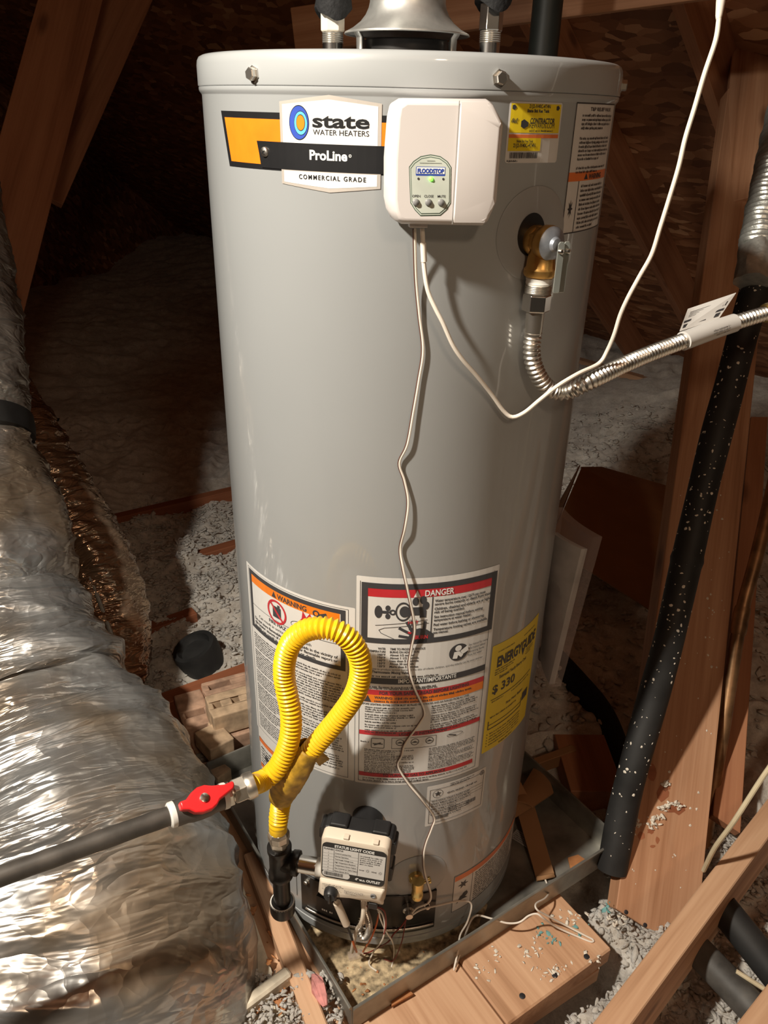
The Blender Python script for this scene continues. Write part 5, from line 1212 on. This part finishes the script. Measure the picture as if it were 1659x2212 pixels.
# ================================================================ iron tee and drip leg, yellow gas hose
TE = dep(605, 1858, 1.205); TEv = Vector(TE)
tee = thing('pipe_tee', 'black iron tee with a capped drip leg beside the gas control', 'pipe fitting', (TE[0], TE[1], .13))
inlet = Vector(G(-.051, -.006, -.020)); hd = (inlet-TEv); hd.z = 0; hl = hd.length; hd.normalize()
mb = MB(); mb.lathe([(.0175, -.036), (.0192, -.034), (.0192, -.026), (.0168, -.023), (.0168, .020), (.0188, .023), (.0188, .031), (.0175, .032)], TE, seg=32)
mb.lathe([(.0160, .0), (.0165, .018), (.0190, .020), (.0195, .027), (.0190, .030), (.0170, .031)], TE, hd, seg=32); mb.build('tee_body', M['iron'], tee, ang=.9)
mb = MB(); mb.lathe([(.0132, .029), (.0132, hl)], TE, hd, seg=28); mb.build('tee_nipple', M['chrome'], tee)
mb = MB(); mb.lathe([(.0140, hl-.010), (.0135, hl)], TE, hd, seg=28); mb.build('joint_compound', M['teflon'], tee)
mb = MB(); mb.lathe([(.0135, -.034), (.0135, -.098)], TE, seg=28); mb.build('drip_leg', M['iron'], tee)
mb = MB(); mb.lathe([(.0148, -.0965), (.0175, -.0945)], TE, seg=28, capa=False, capb=False); mb.lathe([(.0148, -.0945), (.0192, -.0945), (.0200, -.096)], TE, seg=28, capa=False, capb=False); mb.build('cap_joint', M['teflon'], tee)
mb = MB(); mb.lathe([(.0155, -.094), (.0198, -.095), (.0202, -.099), (.0202, -.116), (.0190, -.120), (.012, -.121)], TE, seg=32); mb.build('drip_cap', M['iron'], tee)

yh = thing('gas_hose', 'yellow corrugated gas hose looped in front of the heater labels', 'hose', (TE[0], TE[1], TE[2]+.04))
f0 = TEv+Vector((0, 0, .030))
mb = MB(); mb.lathe([(.0128, 0), (.0128, .012)], f0, seg=28); mb.lathe([(.0152, .008), (.0152, .016)], f0, seg=6, a0=.2); mb.build('hose_adapter', M['nickel'], yh, ang=.4)
mb = MB(); mb.lathe([(.0150, .016), (.0168, .019), (.0170, .030), (.0150, .036), (.0128, .037)], f0, seg=8, a0=.2); mb.build('hose_nut', M['nickel'], yh, smooth=False, bevel=.0015)
f1 = f0+Vector((0, 0, .030))
loop = [tuple(f1), tuple(f1+Vector((0, 0, .018))), tuple(oncyl(607, 1735, .325)), tuple(oncyl(622, 1690, .327)), tuple(oncyl(652, 1645, .322)), tuple(oncyl(690, 1600, .316)), tuple(oncyl(735, 1546, .312)), tuple(oncyl(766, 1500, .311)),
        tuple(oncyl(779, 1455, .311)), tuple(oncyl(776, 1418, .312)), tuple(oncyl(758, 1385, .314)), tuple(oncyl(728, 1363, .317)), tuple(oncyl(692, 1356, .320)), tuple(oncyl(656, 1364, .322)), tuple(oncyl(629, 1388, .324)), tuple(oncyl(616, 1424, .325)),
        tuple(oncyl(614, 1462, .327)), tuple(oncyl(621, 1502, .330)), tuple(oncyl(628, 1540, .333)), tuple(oncyl(628, 1580, .337)), tuple(oncyl(618, 1622, .343)), tuple(oncyl(598, 1660, .352)), tuple(oncyl(570, 1685, .366)), tuple(dep(541, 1696, 1.035))]
path, tt = even(spline(loop, .003), .0010)
Lh = tt[-1]
def yr(s):
    e = min(s, Lh-s); k = 1.0 if e > .03 else max(0, (e-.012)/.018); return .0136+.0015*k*math.cos(2*math.pi*s/.0060)
MB().tube(path, [yr(s) for s in tt], 24).build('hose_tube', M['yellow'], yh)
# printed paper label wrapped round both strands where they cross
wc = [oncyl(607, 1722, .330), oncyl(614, 1703, .331), oncyl(627, 1678, .331), oncyl(641, 1655, .329), oncyl(656, 1632, .325), oncyl(668, 1614, .321)]
wp, wt = even(spline(wc, .004), .004); k_ = len(wp)
wr_ = [.0158+.0072*math.sin(math.pi*min(1, .08+.9*i/k_))+.0004*math.sin(i*1.3) for i in range(k_)]
wr = MB().tube(wp, wr_, 40, cap=False, ell=lambda i, a: 1+.03*math.sin(7*a+.3*math.sin(i*.4))+.025*abs(math.sin(11*a+.1*i))).build('paper_wrap', M['wrap'], yh); wr['label'] = 'crumpled yellow printed label'
sm = wr.modifiers.new('solid', 'SOLIDIFY'); sm.thickness = .0006
q4 = [Vector(oncyl(660, 1618, .318)), Vector(oncyl(683, 1612, .305)), Vector(oncyl(712, 1640, .292)), Vector(oncyl(690, 1655, .300))]
MB().add(q4+[q+Vector((0, .0005, .0005)) for q in q4], [(0, 1, 2, 3), (7, 6, 5, 4), (0, 4, 5, 1), (1, 5, 6, 2), (2, 6, 7, 3), (3, 7, 4, 0)]).build('wrap_flap', M['wrap'], yh, smooth=False)
# fittings at the shut-off valve
e0 = Vector(path[-1]); VA = Vector(dep(478, 1722, 1.020)); va = (VA-e0).normalized()
mb = MB(); mb.lathe([(.0135, -.006), (.0172, -.005), (.0178, .0), (.0178, .006), (.0165, .008)], e0, va, seg=28); mb.build('hose_collar', M['nickel'], yh)
mb = MB(); mb.lathe([(.0165, .006), (.0178, .008), (.0178, .022), (.0160, .024)], e0, va, seg=6, a0=.5); mb.build('hose_nut', M['nickel'], yh, smooth=False, bevel=.001)
mb = MB(); mb.lathe([(.0120, .022), (.0120, .034)], e0, va, seg=24); mb.lathe([(.0150, .026), (.0158, .027), (.0158, .040), (.0146, .041)], e0, va, seg=6, a0=.2); mb.build('hose_adapter', M['nickel'], yh, ang=.4)

sv = thing('shutoff_valve', 'gas shut-off valve with a red handle', 'valve', tuple(VA))
v0 = e0+va*.036; vl = .070
pd = Vector(dep(0, 1893, .885))-v0; pd.normalize()
mb = MB(); mb.lathe([(.0150, 0), (.0165, .002), (.0165, .016), (.0180, .022), (.0185, .034), (.0180, .046), (.0165, .052), (.0165, .066), (.0150, .068)], v0, pd, seg=28); mb.build('valve_body', M['pipeiron'], sv)
mb = MB(); mb.lathe([(.0158, .064), (.0164, .066), (.0160, .072), (.0140, .074)], v0, pd, seg=28); mb.build('joint_compound', M['teflon'], sv)
mb = MB(); mb.lathe([(.0168, -.003), (.0172, .0), (.0168, .004)], v0, pd, seg=28); mb.build('joint_compound', M['teflon'], sv)
hc = v0+pd*.033; hn = (Vector(CAM)-hc); hn = (hn-pd*hn.dot(pd)).normalized(); hn = (hn+Vector((0, 0, .35))); hn = (hn-pd*hn.dot(pd)).normalized()
hx = -pd; hy = hn.cross(hx)
mb = MB(); mb.lathe([(.010, .010), (.0095, .024)], hc, hn, seg=24); mb.build('valve_stem', M['pipeiron'], sv)
hp = [(-.031, -.004), (-.022, -.007), (-.016, -.013), (-.006, -.0165), (.006, -.0165), (.014, -.013), (.019, -.008), (.040, -.001), (.043, .004), (.042, .009), (.030, .008), (.014, .012), (.005, .016), (-.005, .016), (-.014, .012), (-.022, .006), (-.031, .006)]
mb = MB(); mb.prism(hp, .020, .032, hc, hx, hy, .97); hd_ = mb.build('valve_handle', M['redplastic'], sv, bevel=.002); hd_['label'] = 'red plastic handle'
mb = MB(); mb.lathe([(.0060, .032), (.0056, .0345), (.0030, .0352), (.0004, .0354)], hc, hn, seg=24); mb.build('handle_screw', M['chrome'], hd_)
p0 = v0+pd*.070; p1 = v0+pd*(.070+.62)
mb = MB(); mb.tube([p0+(p1-p0)*k/30 for k in range(31)], [.0119+.0003*math.sin(k*2.1) for k in range(31)], 24); tag(mb.build('gas_pipe', M['pipeiron'], None), 'dark iron gas pipe crossing in front of the foil duct', 'pipe')

# ================================================================ sensor wire and power cord
W1 = [(896, 494, .2750), (899, 600, .262), (906, 680, .258), (914, 755, .258), (905, 820, .258), (893, 890, .259), (880, 960, .260), (863, 1000, .258), (874, 1038, .258), (882, 1085, .260), (875, 1140, .262), (865, 1185, .258), (871, 1228, .264), (881, 1275, .266), (896, 1352, .262), (889, 1400, .259), (884, 1440, .258),
      (895, 1485, .260), (917, 1535, .258), (908, 1560, .259), (876, 1605, .258), (868, 1632, .258), (860, 1655, .258), (882, 1692, .262), (912, 1728, .268), (938, 1765, .262), (933, 1788, .266), (920, 1822, .274), (915, 1850, .280), (918, 1885, .288), (931, 1932, .284), (924, 1951, .280), (900, 1962, .272), (882, 1983, .264)]
pts = [oncyl(x, y, r_) for x, y, r_ in W1]
W2 = [oncyl(884, 1981, .2645), oncyl(910, 1965, .266), oncyl(950, 1955, .262), oncyl(995, 1946, .262), oncyl(1018, 1953, .268), onz(1010, 1990, .045), onz(994, 2020, .020), onz(990, 2050, .0), onz(981, 2092, -.022), onz(982, 2095, -.026)]
sw = thing('sensor_wire', 'thin white flood sensor wire hanging down the heater front', 'wire', tuple(pts[0]))
wire('wire_white', pts, .0016, 'cord', par=sw, seg=8, step=.003)
off = [q+np.array([-.0017, -.0004, 0]) for q in pts]
wire('wire_brown', off[:32], .0009, 'brownwire', par=sw, seg=6, step=.004)
wire('wire_white', W2, .0016, 'cord', par=sw, seg=8, step=.003)
W3 = [onz(984, 2090, -.026), onz(998, 2045, -.012), onz(1012, 2000, .020), onz(1028, 1978, .026), onz(1060, 1984, .018), onz(1095, 1994, .010), onz(1122, 1992, .012), onz(1142, 1978, .024), onz(1160, 1974, .032), onz(1174, 1984, .024), onz(1205, 2004, -.016), onz(1245, 2022, -.031), onz(1278, 2035, -.032), onz(1281, 2030, -.032), onz(1262, 2020, -.030), onz(1220, 1998, -.020), onz(1182, 1978, .012), onz(1160, 1965, .033), onz(1158, 1952, .030), onz(1178, 1940, .010), onz(1186, 1925, -.010), onz(1180, 1905, -.022), onz(1170, 1885, -.024)]
wire('sensor_lead', W3, .0017, 'cord', 'white sensor lead lying over the pan rim and planks', 'wire', seg=8, step=.003)
C1 = [oncyl(912, 494, .276), oncyl(914, 530, .275), oncyl(916, 575, .274), oncyl(924, 627, .276), oncyl(941, 667, .278), oncyl(957, 698, .279), oncyl(978, 745, .278), oncyl(1000, 778, .276), oncyl(1030, 812, .272), oncyl(1062, 852, .268), oncyl(1088, 888, .268), oncyl(1107, 901, .272), oncyl(1133, 891, .280), oncyl(1167, 863, .293), oncyl(1204, 834, .302), dep(1249, 807, .905), dep(1294, 785, .915), dep(1312, 757, .91), dep(1327, 722, .895),
      dep(1340, 680, .88), dep(1357, 642, .865), dep(1382, 596, .85), dep(1408, 549, .835), dep(1426, 492, .82), dep(1446, 428, .805), dep(1466, 361, .79), dep(1480, 300, .78), dep(1501, 231, .77), dep(1522, 159, .76), dep(1546, 87, .752), dep(1553, 40, .75)]
C2 = [dep(1562, -38, .75), dep(1570, -160, .74), dep(1600, -320, .74), dep(1680, -480, .76)]
pc_ = thing('power_cord', 'white power cord running from the alarm box up to the right', 'power cord', tuple(C1[0]))
wire('cord', C2, .0024, 'cord', par=pc_, seg=10, step=.004)
wire('cord', C1, .0024, 'cord', par=pc_, seg=10, step=.004)
a = np.array(C1[1]); wire('cord_boot', [oncyl(914, 525, .275), oncyl(915, 545, .2745), oncyl(916, 565, .274)], .0032, 'cord', par=pc_, seg=12)
t0, t1 = dep(1552, 42, .75), dep(1562, -40, .75); MB().tube([t0, t0+(t1-t0)*.1, t0+(t1-t0)*.45, t1], [.0024, .0032, .0042, .0046], 16).build('strain_relief', M['cord'], pc_)
# ================================================================ right side: pipes, carton, manual
fp = [dep(1652, 560, 1.53), dep(1622, 660, 1.52), dep(1600, 740, 1.515), dep(1572, 850, 1.51), dep(1546, 945, 1.50), dep(1512, 1085, 1.50), dep(1478, 1235, 1.50), dep(1444, 1385, 1.49), dep(1410, 1510, 1.50), dep(1372, 1645, 1.51), dep(1348, 1740, 1.52), dep(1330, 1835, 1.52), dep(1322, 1880, 1.52)]
ip = thing('insulated_pipe', 'speckled black foam covered pipe leaning along the stud', 'pipe', tuple(fp[-1]))
path, tt = even(spline(fp, .01), .012)
MB().tube(path, [.0285+.0006*math.sin(s*23)+(.002 if .60 < s < .615 else 0) for s in tt], 32).build('foam_sleeve', M['foamsmooth'], ip)
mb = MB(); r = random.Random(21)
Pa = np.array(path); T = np.gradient(Pa, axis=0)
for k in range(330):
    i = r.randrange(3, len(Pa)-3)
    if r.random() > .35+.65*abs(math.sin(i*.13)): continue
    t_ = Vector(T[i]).normalized(); vw = Vector(CAM-Pa[i]); vw = (vw-t_*vw.dot(t_)).normalized(); sd_ = t_.cross(vw)
    a = r.uniform(-1.35, 1.35); nrm = vw*math.cos(a)+sd_*math.sin(a); c = Vector(Pa[i])+nrm*.0287+t_*r.uniform(-.006, .006)
    s = r.choice((.0011, .0013, .0016, .0022, .0032)); e1 = t_; e2 = nrm.cross(t_); rot = r.uniform(0, 3.1); st = r.uniform(.5, 1.0)
    u = e1*math.cos(rot)+e2*math.sin(rot); v = -e1*math.sin(rot)+e2*math.cos(rot)
    V = [c+u*s*math.cos(2*math.pi*j/7)*r.uniform(.8, 1.3)+v*s*st*math.sin(2*math.pi*j/7)*r.uniform(.7, 1.2) for j in range(7)]+[c+nrm*.0008]
    mb.add(V, [(j, (j+1) % 7, 7) for j in range(7)])
o = mb.build('paint_specks', M['paint'], ip, smooth=False); o['kind'] = 'stuff'
# silver flex and foil tape above it
sp_ = [dep(1625, 610, 1.49), dep(1632, 560, 1.50), dep(1645, 480, 1.52), dep(1665, 380, 1.55), dep(1690, 260, 1.60), dep(1735, 60, 1.68), dep(1790, -160, 1.78)]
path, tt = even(spline(sp_, .01), .002); sf = thing('foil_sleeve', 'crinkled silver foil sleeve at the top of the black pipe', 'duct', tuple(sp_[0]))
rr = [.0330+.0016*math.sin(s*2*math.pi/.011)+.0018*(float(vnoise(np.array(s*60), np.array(1.0), 3))-.5) for s in tt]
k0 = int(.075/.002); MB().tube(path[k0:], rr[k0:], 36, ell=lambda i, a: 1+.03*math.sin(3*a+i*.2)).build('foil_cover', M['tape'], sf)
MB().tube(path[:k0+6:4], [.0330-.0010*math.sin(i*.8) for i in range(len(path[:k0+6:4]))], 32, ell=lambda i, a: 1+.06*math.sin(4*a+i*.7)+.03*math.sin(9*a)).build('foil_tape', M['tape'], sf)
# copper pipe
cp = [dep(1800, 480, 1.98), dep(1740, 740, 1.87), dep(1690, 960, 1.78), dep(1640, 1180, 1.72), dep(1608, 1300, 1.70), dep(1592, 1380, 1.69), dep(1575, 1490, 1.68), dep(1558, 1600, 1.67), dep(1535, 1740, 1.66), dep(1522, 1830, 1.65)]
ct = thing('copper_pipe', 'tarnished copper water pipe at the right edge', 'pipe', tuple(cp[-1])); path, tt = even(spline(cp, .01), .01)
MB().tube(path, .0142, 24).build('pipe_run', M['oldcopper'], ct)
iC = int(np.argmin(np.linalg.norm(path-np.array(dep(1604, 1345, 1.695)), axis=1))); MB().tube(path[iC-3:iC+4], [.0160, .0172, .0172, .0165, .0172, .0172, .0160], 24).build('coupling', M['oldcopper'], ct)
# cream cable
wire('wall_cable', [dep(1900, 1280, 1.20), dep(1700, 1600, 1.25), dep(1640, 1690, 1.27), dep(1585, 1775, 1.30), dep(1545, 1830, 1.34), dep(1520, 1880, 1.40)], .0042, 'cable', 'cream cable slanting behind the diagonal beam', 'cable', seg=10)
wire('wall_cable', [dep(1590, 2098, 1.30), dep(1625, 2120, 1.29), dep(1690, 2160, 1.28), dep(1850, 2250, 1.27)], .0040, 'cable', 'cream cable between the dusty pipe and black pipe', 'cable', seg=10)
# two pipes under the beams, bottom right
mb = MB(); a, b_ = dep(1500, 2046, 1.36), dep(1880, 2444, 1.13); mb.tube([a+(b_-a)*k/12 for k in range(13)], [.0265]*13, 28); tag(mb.build('waste_pipe', M['greypipe'], None), 'dusty dark pipe between the two foreground beams', 'pipe')
mb = MB(); a, b_ = dep(1560, 1960, 1.40), dep(1880, 2360, 1.24); mb.tube([a+(b_-a)*k/12 for k in range(13)], [.0275]*13, 28); tag(mb.build('waste_pipe', M['foamsmooth'], None), 'black foam pipe entering at the lower right edge', 'pipe')
mb = MB(); a, b_ = dep(1375, 1868, 1.53), dep(1345, 1875, 1.60); mb.tube([a, a+(b_-a)*.5, b_], [.033, .033, .033], 28); tag(mb.build('pipe_elbow', M['greypipe'], None), 'grey pipe end beside the right pan corner', 'pipe')
# black pipe lying in the fill behind the heater
lp = [dep(1180, 1405, 2.16), dep(1245, 1475, 2.06), dep(1300, 1545, 1.97), dep(1335, 1640, 1.86), dep(1345, 1720, 1.76)]
tag(MB().tube(even(spline(lp, .01), .01)[0], .033, 24).build('drain_line', M['foam'], None), 'dark insulated line lying in the fill behind the carton', 'pipe')
# dark wood block behind the pan
tag(beam('wood_block', dep(1245, 1620, 1.90), dep(1285, 1745, 1.74), .12, .10, (1, 0, 0), M['rafter']), 'dark wood block behind the right pan corner', 'wood block')
tag(beam('board_scrap', dep(1130, 1665, 1.80), dep(1240, 1625, 1.84), .035, .02, (0, 0, 1), M['card']), 'tan scrap strip behind the cardboard piece', 'scrap')

# ---- sheets with thickness
def sheet(name, q, th, mat, par=None, bow=0.0):
    q = [Vector(p_) for p_ in q]; n = (q[1]-q[0]).cross(q[3]-q[0]).normalized()
    if n.dot(Vector(CAM)-q[0]) < 0: n = -n
    k = 10; V = []
    for sgn in (0, -th):
        for j in range(k+1):
            for i in range(k+1):
                u, v = i/k, j/k; P_ = q[0]*(1-u)*(1-v)+q[1]*u*(1-v)+q[2]*u*v+q[3]*(1-u)*v
                V.append(P_+n*(sgn+bow*4*u*(1-u)*math.sin(math.pi*v*.5+.5)))
    m_ = (k+1)**2; F = []
    for j in range(k):
        for i in range(k):
            a = j*(k+1)+i; F += [(a, a+1, a+k+2, a+k+1), (m_+a+k+1, m_+a+k+2, m_+a+1, m_+a)]
    for i in range(k):
        for a, b2 in ((i, i+1), (k*(k+1)+i+1, k*(k+1)+i), ((i+1)*(k+1), i*(k+1)), (i*(k+1)+k, (i+1)*(k+1)+k)): F.append((a, m_+a, m_+b2, b2))
    return MB().add(V, F).build(name, M[mat], par)
cb_ = thing('cardboard_box', 'open brown carton lying on the insulation right of the heater', 'carton', tuple(onz(1330, 1270, 0)))
TLc, TRc, BRc, BLc = dep(1257, 1008, 2.76), dep(1492, 1142, 2.52), dep(1424, 1276, 2.26), dep(1196, 1150, 2.44)
sheet('carton_panel', [BLc, BRc, TRc, TLc], .005, 'card', cb_)
sheet('carton_side', [dep(1190, 1180, 2.40), dep(1412, 1322, 2.20), BRc, BLc], .005, 'card', cb_)
sheet('carton_flap', [TLc+np.array([0, .01, -.005]), TRc+np.array([0, .01, -.005]), dep(1530, 1075, 2.86), dep(1300, 1008, 2.98)], .005, 'card', cb_)
sheet('carton_end', [dep(1190, 1162, 2.50), TLc+np.array([-.012, 0, 0]), dep(1252, 1004, 2.86), dep(1186, 1122, 2.62)], .005, 'card', cb_)
cbp = thing('cardboard_piece', 'long bent cardboard strip standing in the pan behind the heater', 'cardboard', tuple(onz(1180, 1895, ZP)))
k1, k2 = dep(1116, 1748, 1.62), dep(1154, 1738, 1.62)
e1p, e2p = onz(1199, 1893, ZP+.008), onz(1160, 1902, ZP+.008)
sheet('strip', [e2p, e1p, k2, k1], .004, 'card', cbp)
sheet('strip_end', [onz(1160, 1893, ZP+.014), onz(1196, 1886, ZP+.014), e1p, e2p], .003, 'card', cbp, .004)
sheet('strip_fold', [dep(1110, 1730, 1.60), dep(1152, 1742, 1.60), dep(1196, 1712, 1.66), dep(1160, 1646, 1.74)], .004, 'card', cbp, .010)
sheet('strip_side', [dep(1108, 1770, 1.60), dep(1152, 1742, 1.602), dep(1122, 1684, 1.64), dep(1104, 1700, 1.62)], .004, 'card', cbp)
# manual in its clear bag, hanging on the heater's right side
mn = thing('manual_bag', 'owner manual in a clear plastic bag on the heater side', 'manual', tuple(dep(1185, 1470, 1.36)))
a, b_, c, d_ = dep(1192, 1150, 1.300), dep(1256, 1186, 1.255), dep(1186, 1478, 1.335), dep(1166, 1420, 1.385)
sheet('booklet', [d_, c, b_, a], .010, 'paper', mn, .004)
a2, b2, c2_, d2 = dep(1197, 1096, 1.300), dep(1281, 1160, 1.245), dep(1192, 1484, 1.325), dep(1160, 1430, 1.39)
sheet('plastic_bag', [d2, c2_, b2, a2], .016, 'bag', mn, .009)
# specks on the stud and beams
mb = MB(); r = random.Random(4)
def speck(P_, n, s):
    n = Vector(n).normalized(); u = n.orthogonal().normalized(); v = n.cross(u); c = Vector(P_)+n*.0004
    V = [c+u*s*math.cos(2*math.pi*j/7)*r.uniform(.7, 1.3)+v*s*math.sin(2*math.pi*j/7)*r.uniform(.5, 1.3) for j in range(7)]+[c+n*s*.3]; mb.add(V, [(j, (j+1) % 7, 7) for j in range(7)])
Ms = stud.matrix_world; nS = Ms.col[2].xyz
for k in range(75):
    q = Vector((r.uniform(.05, 1.0), r.uniform(-.07, .07), 0)); speck(Ms @ q, nS, r.choice((.0012, .0016, .002, .003)))
o = mb.build('paint_specks', M['paint'], None, smooth=False); o['kind'] = 'stuff'; o.parent = stud; o.matrix_parent_inverse = Ms.inverted()
mb = MB()
for q in ((1352, 1970), (1393, 1998)): P_ = onpl(*q, Ms.translation, nS); mb.lathe([(.004, 0), (.004, .0012), (.003, .0016)], P_, nS, seg=12)
o = mb.build('nail_head', M['nail'], None); o.parent = stud; o.matrix_parent_inverse = Ms.inverted()

# fluff stuck on the stud and dark water stains around it
st_ = MB(); r = random.Random(12)
for cx, cy, rx_, ry_ in ((1432, 1712, 16, 22), (1462, 1745, 22, 16), (1440, 1700, 10, 10), (1385, 1805, 12, 10), (1405, 1795, 9, 7), (1408, 1670, 12, 20), (1420, 1815, 5, 8), (1410, 1828, 6, 4)):
    pts_ = [onpl(cx+rx_*math.cos(a)*r.uniform(.6, 1.1), cy+ry_*math.sin(a)*r.uniform(.6, 1.1), Ms.translation, nS)+np.array(nS)*.0004 for a in np.linspace(0, 6.28, 11)[:-1]]
    st_.add(pts_, [tuple(range(10))])
o = st_.build('water_stain', M['woodred'], None, smooth=False); o['kind'] = 'stuff'; o.parent = stud; o.matrix_parent_inverse = Ms.inverted()
def spot_stud(r):
    q = r.choice(((1445, 1738), (1455, 1735), (1465, 1742), (1432, 1745), (1420, 1765), (1412, 1782), (1365, 1790), (1375, 1778), (1360, 1800), (1440, 1692), (1370, 1770)))
    P_ = onpl(q[0]+r.gauss(0, 6), q[1]+r.gauss(0, 4), Ms.translation, nS)+np.array(nS)*.001; return tuple(P_)
o = tufts('fluff_smear', spot_stud, .0036, M['paint'], 'ragged white fluff stuck on the leaning stud', 150, 'debris', .5, seed=3)
# ================================================================ foil ducts on the left
def duct(name, ctrl, mat, par, fold=.010, foldn=26.0, seg=120, step=.006, seed=1, sag=.0, tw=1.0, cr=.006):
    C_ = [dep(x, y, t) for x, y, t, r_ in ctrl]; Rr = [c[3] for c in ctrl]
    P_ = spline(C_, .01); n0 = len(P_)
    d = np.r_[0, np.cumsum(np.linalg.norm(np.diff(np.array(C_), axis=0), axis=1))]
    path, tt = even(P_, step); rad = np.interp(tt/tt[-1]*d[-1], d, Rr)
    k = np.ones(9)/9; rp = np.pad(rad, 4, mode='edge'); rad = np.convolve(rp, k, 'valid')
    Pp = np.array(path); T = np.gradient(Pp, axis=0); T /= np.linalg.norm(T, axis=1)[:, None]
    u = np.cross(T[0], [0, 0, 1.0]); u /= np.linalg.norm(u); V = []
    A = np.linspace(0, 2*math.pi, seg, endpoint=False)
    for i in range(len(Pp)):
        u = u-T[i]*(u@T[i]); u /= np.linalg.norm(u); v = np.cross(T[i], u); s = tt[i]
        sk = s+.035*np.sin(A+1.0)*tw+.02*np.sin(2*A+s*7)                      # folds run slightly skew round the duct
        f1 = np.abs(2*vnoise(sk*foldn, 3.0+1.2*np.sin(A), seed)-1)            # long sharp folds
        f2 = np.abs(2*vnoise(sk*foldn*2.3, 7+2.2*np.cos(A), seed+3)-1)
        f3 = vnoise(s*22+np.cos(A)*5, np.sin(A)*7+5, seed+5)-.5
        f4 = vnoise(s*5+1.7*np.cos(A), 1.6*np.sin(A), seed+9)-.5
        rg = (1-np.abs(2*((sk/.034) % 1.0)-1))**5*.0045*(.4+vnoise(s*6+np.cos(A), np.sin(A)*2, seed+21))   # wire coil under the jacket
        q = rad[i]+rg+fold*(.55-f1)*1.5+fold*.6*(.5-f2)+cr*f3+.10*rad[i]*f4
        V.append(Pp[i]+np.outer(np.cos(A)*q, u)+np.outer(np.sin(A)*q, v))
    V = np.array(V); n, m_ = V.shape[:2]; F = []
    for i in range(n-1):
        for k2 in range(m_): k3 = (k2+1) % m_; F.append((i*m_+k2, i*m_+k3, (i+1)*m_+k3, (i+1)*m_+k2))
    F += [tuple(range(m_-1, -1, -1)), tuple((n-1)*m_+k2 for k2 in range(m_))]
    o = MB().add(V.reshape(-1, 3), F).build(name, M[mat], par, ang=1.2)
    at = o.data.attributes.new('duct_co', 'FLOAT_VECTOR', 'POINT')
    co = np.stack([np.tile(np.cos(A), n), np.tile(np.sin(A), n), np.repeat(tt, m_)], -1).astype(np.float32)
    at.data.foreach_set('vector', co.ravel()); return o
d1 = thing('flex_duct', 'big crinkled silver foil duct sagging along the left edge', 'duct', tuple(onz(150, 2150, -.06)))
duct('duct_jacket', [(-55, 925, 1.66, .096), (-50, 965, 1.655, .098), (-42, 1015, 1.65, .120), (-28, 1120, 1.63, .146), (-18, 1205, 1.615, .160), (-16, 1245, 1.61, .156), (-18, 1280, 1.605, .132), (-8, 1315, 1.60, .160), (4, 1370, 1.58, .178), (30, 1470, 1.55, .206), (42, 1520, 1.535, .214), (50, 1548, 1.525, .198), (58, 1590, 1.505, .226), (72, 1640, 1.485, .236), (110, 1740, 1.44, .254), (145, 1860, 1.385, .272), (160, 1980, 1.335, .278), (160, 2110, 1.30, .278), (130, 2260, 1.28, .27), (80, 2420, 1.27, .26)], 'foil', d1, .018, 11, 150, .005, 2, cr=.004)
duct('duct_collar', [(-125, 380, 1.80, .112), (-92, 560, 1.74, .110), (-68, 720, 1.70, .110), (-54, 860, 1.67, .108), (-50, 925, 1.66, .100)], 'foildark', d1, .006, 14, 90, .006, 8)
# black strap round the neck
A_ = dep(-52, 905, 1.665); B_ = dep(-48, 955, 1.652); mb = MB(); ax = Vector(B_-A_); Ls = ax.length
mb.lathe([(.100, 0), (.113, .003), (.115, Ls*.5), (.113, Ls-.003), (.100, Ls)], A_, ax, seg=72); mb.build('black_strap', M['foamsmooth'], d1)
d2 = thing('flex_duct', 'narrower brown tinted foil duct hanging behind the big silver one', 'duct', tuple(onz(215, 1560, -.05)))
duct('duct_jacket', [(-40, 800, 2.02, .085), (20, 900, 2.00, .090), (85, 1020, 1.97, .098), (150, 1130, 1.94, .100), (195, 1230, 1.92, .102), (222, 1330, 1.91, .104), (228, 1420, 1.90, .100), (205, 1520, 1.90, .09), (170, 1600, 1.90, .08)], 'foilwarm', d2, .007, 30, 110, .005, 14)
sm_ = [dep(160, 1165, 1.845), dep(185, 1225, 1.83), dep(215, 1300, 1.82), dep(250, 1400, 1.815), dep(280, 1500, 1.83)]
MB().tube(even(spline(sm_, .01), .01)[0], .0055, 10).build('jacket_seam', M['tape'], d2)
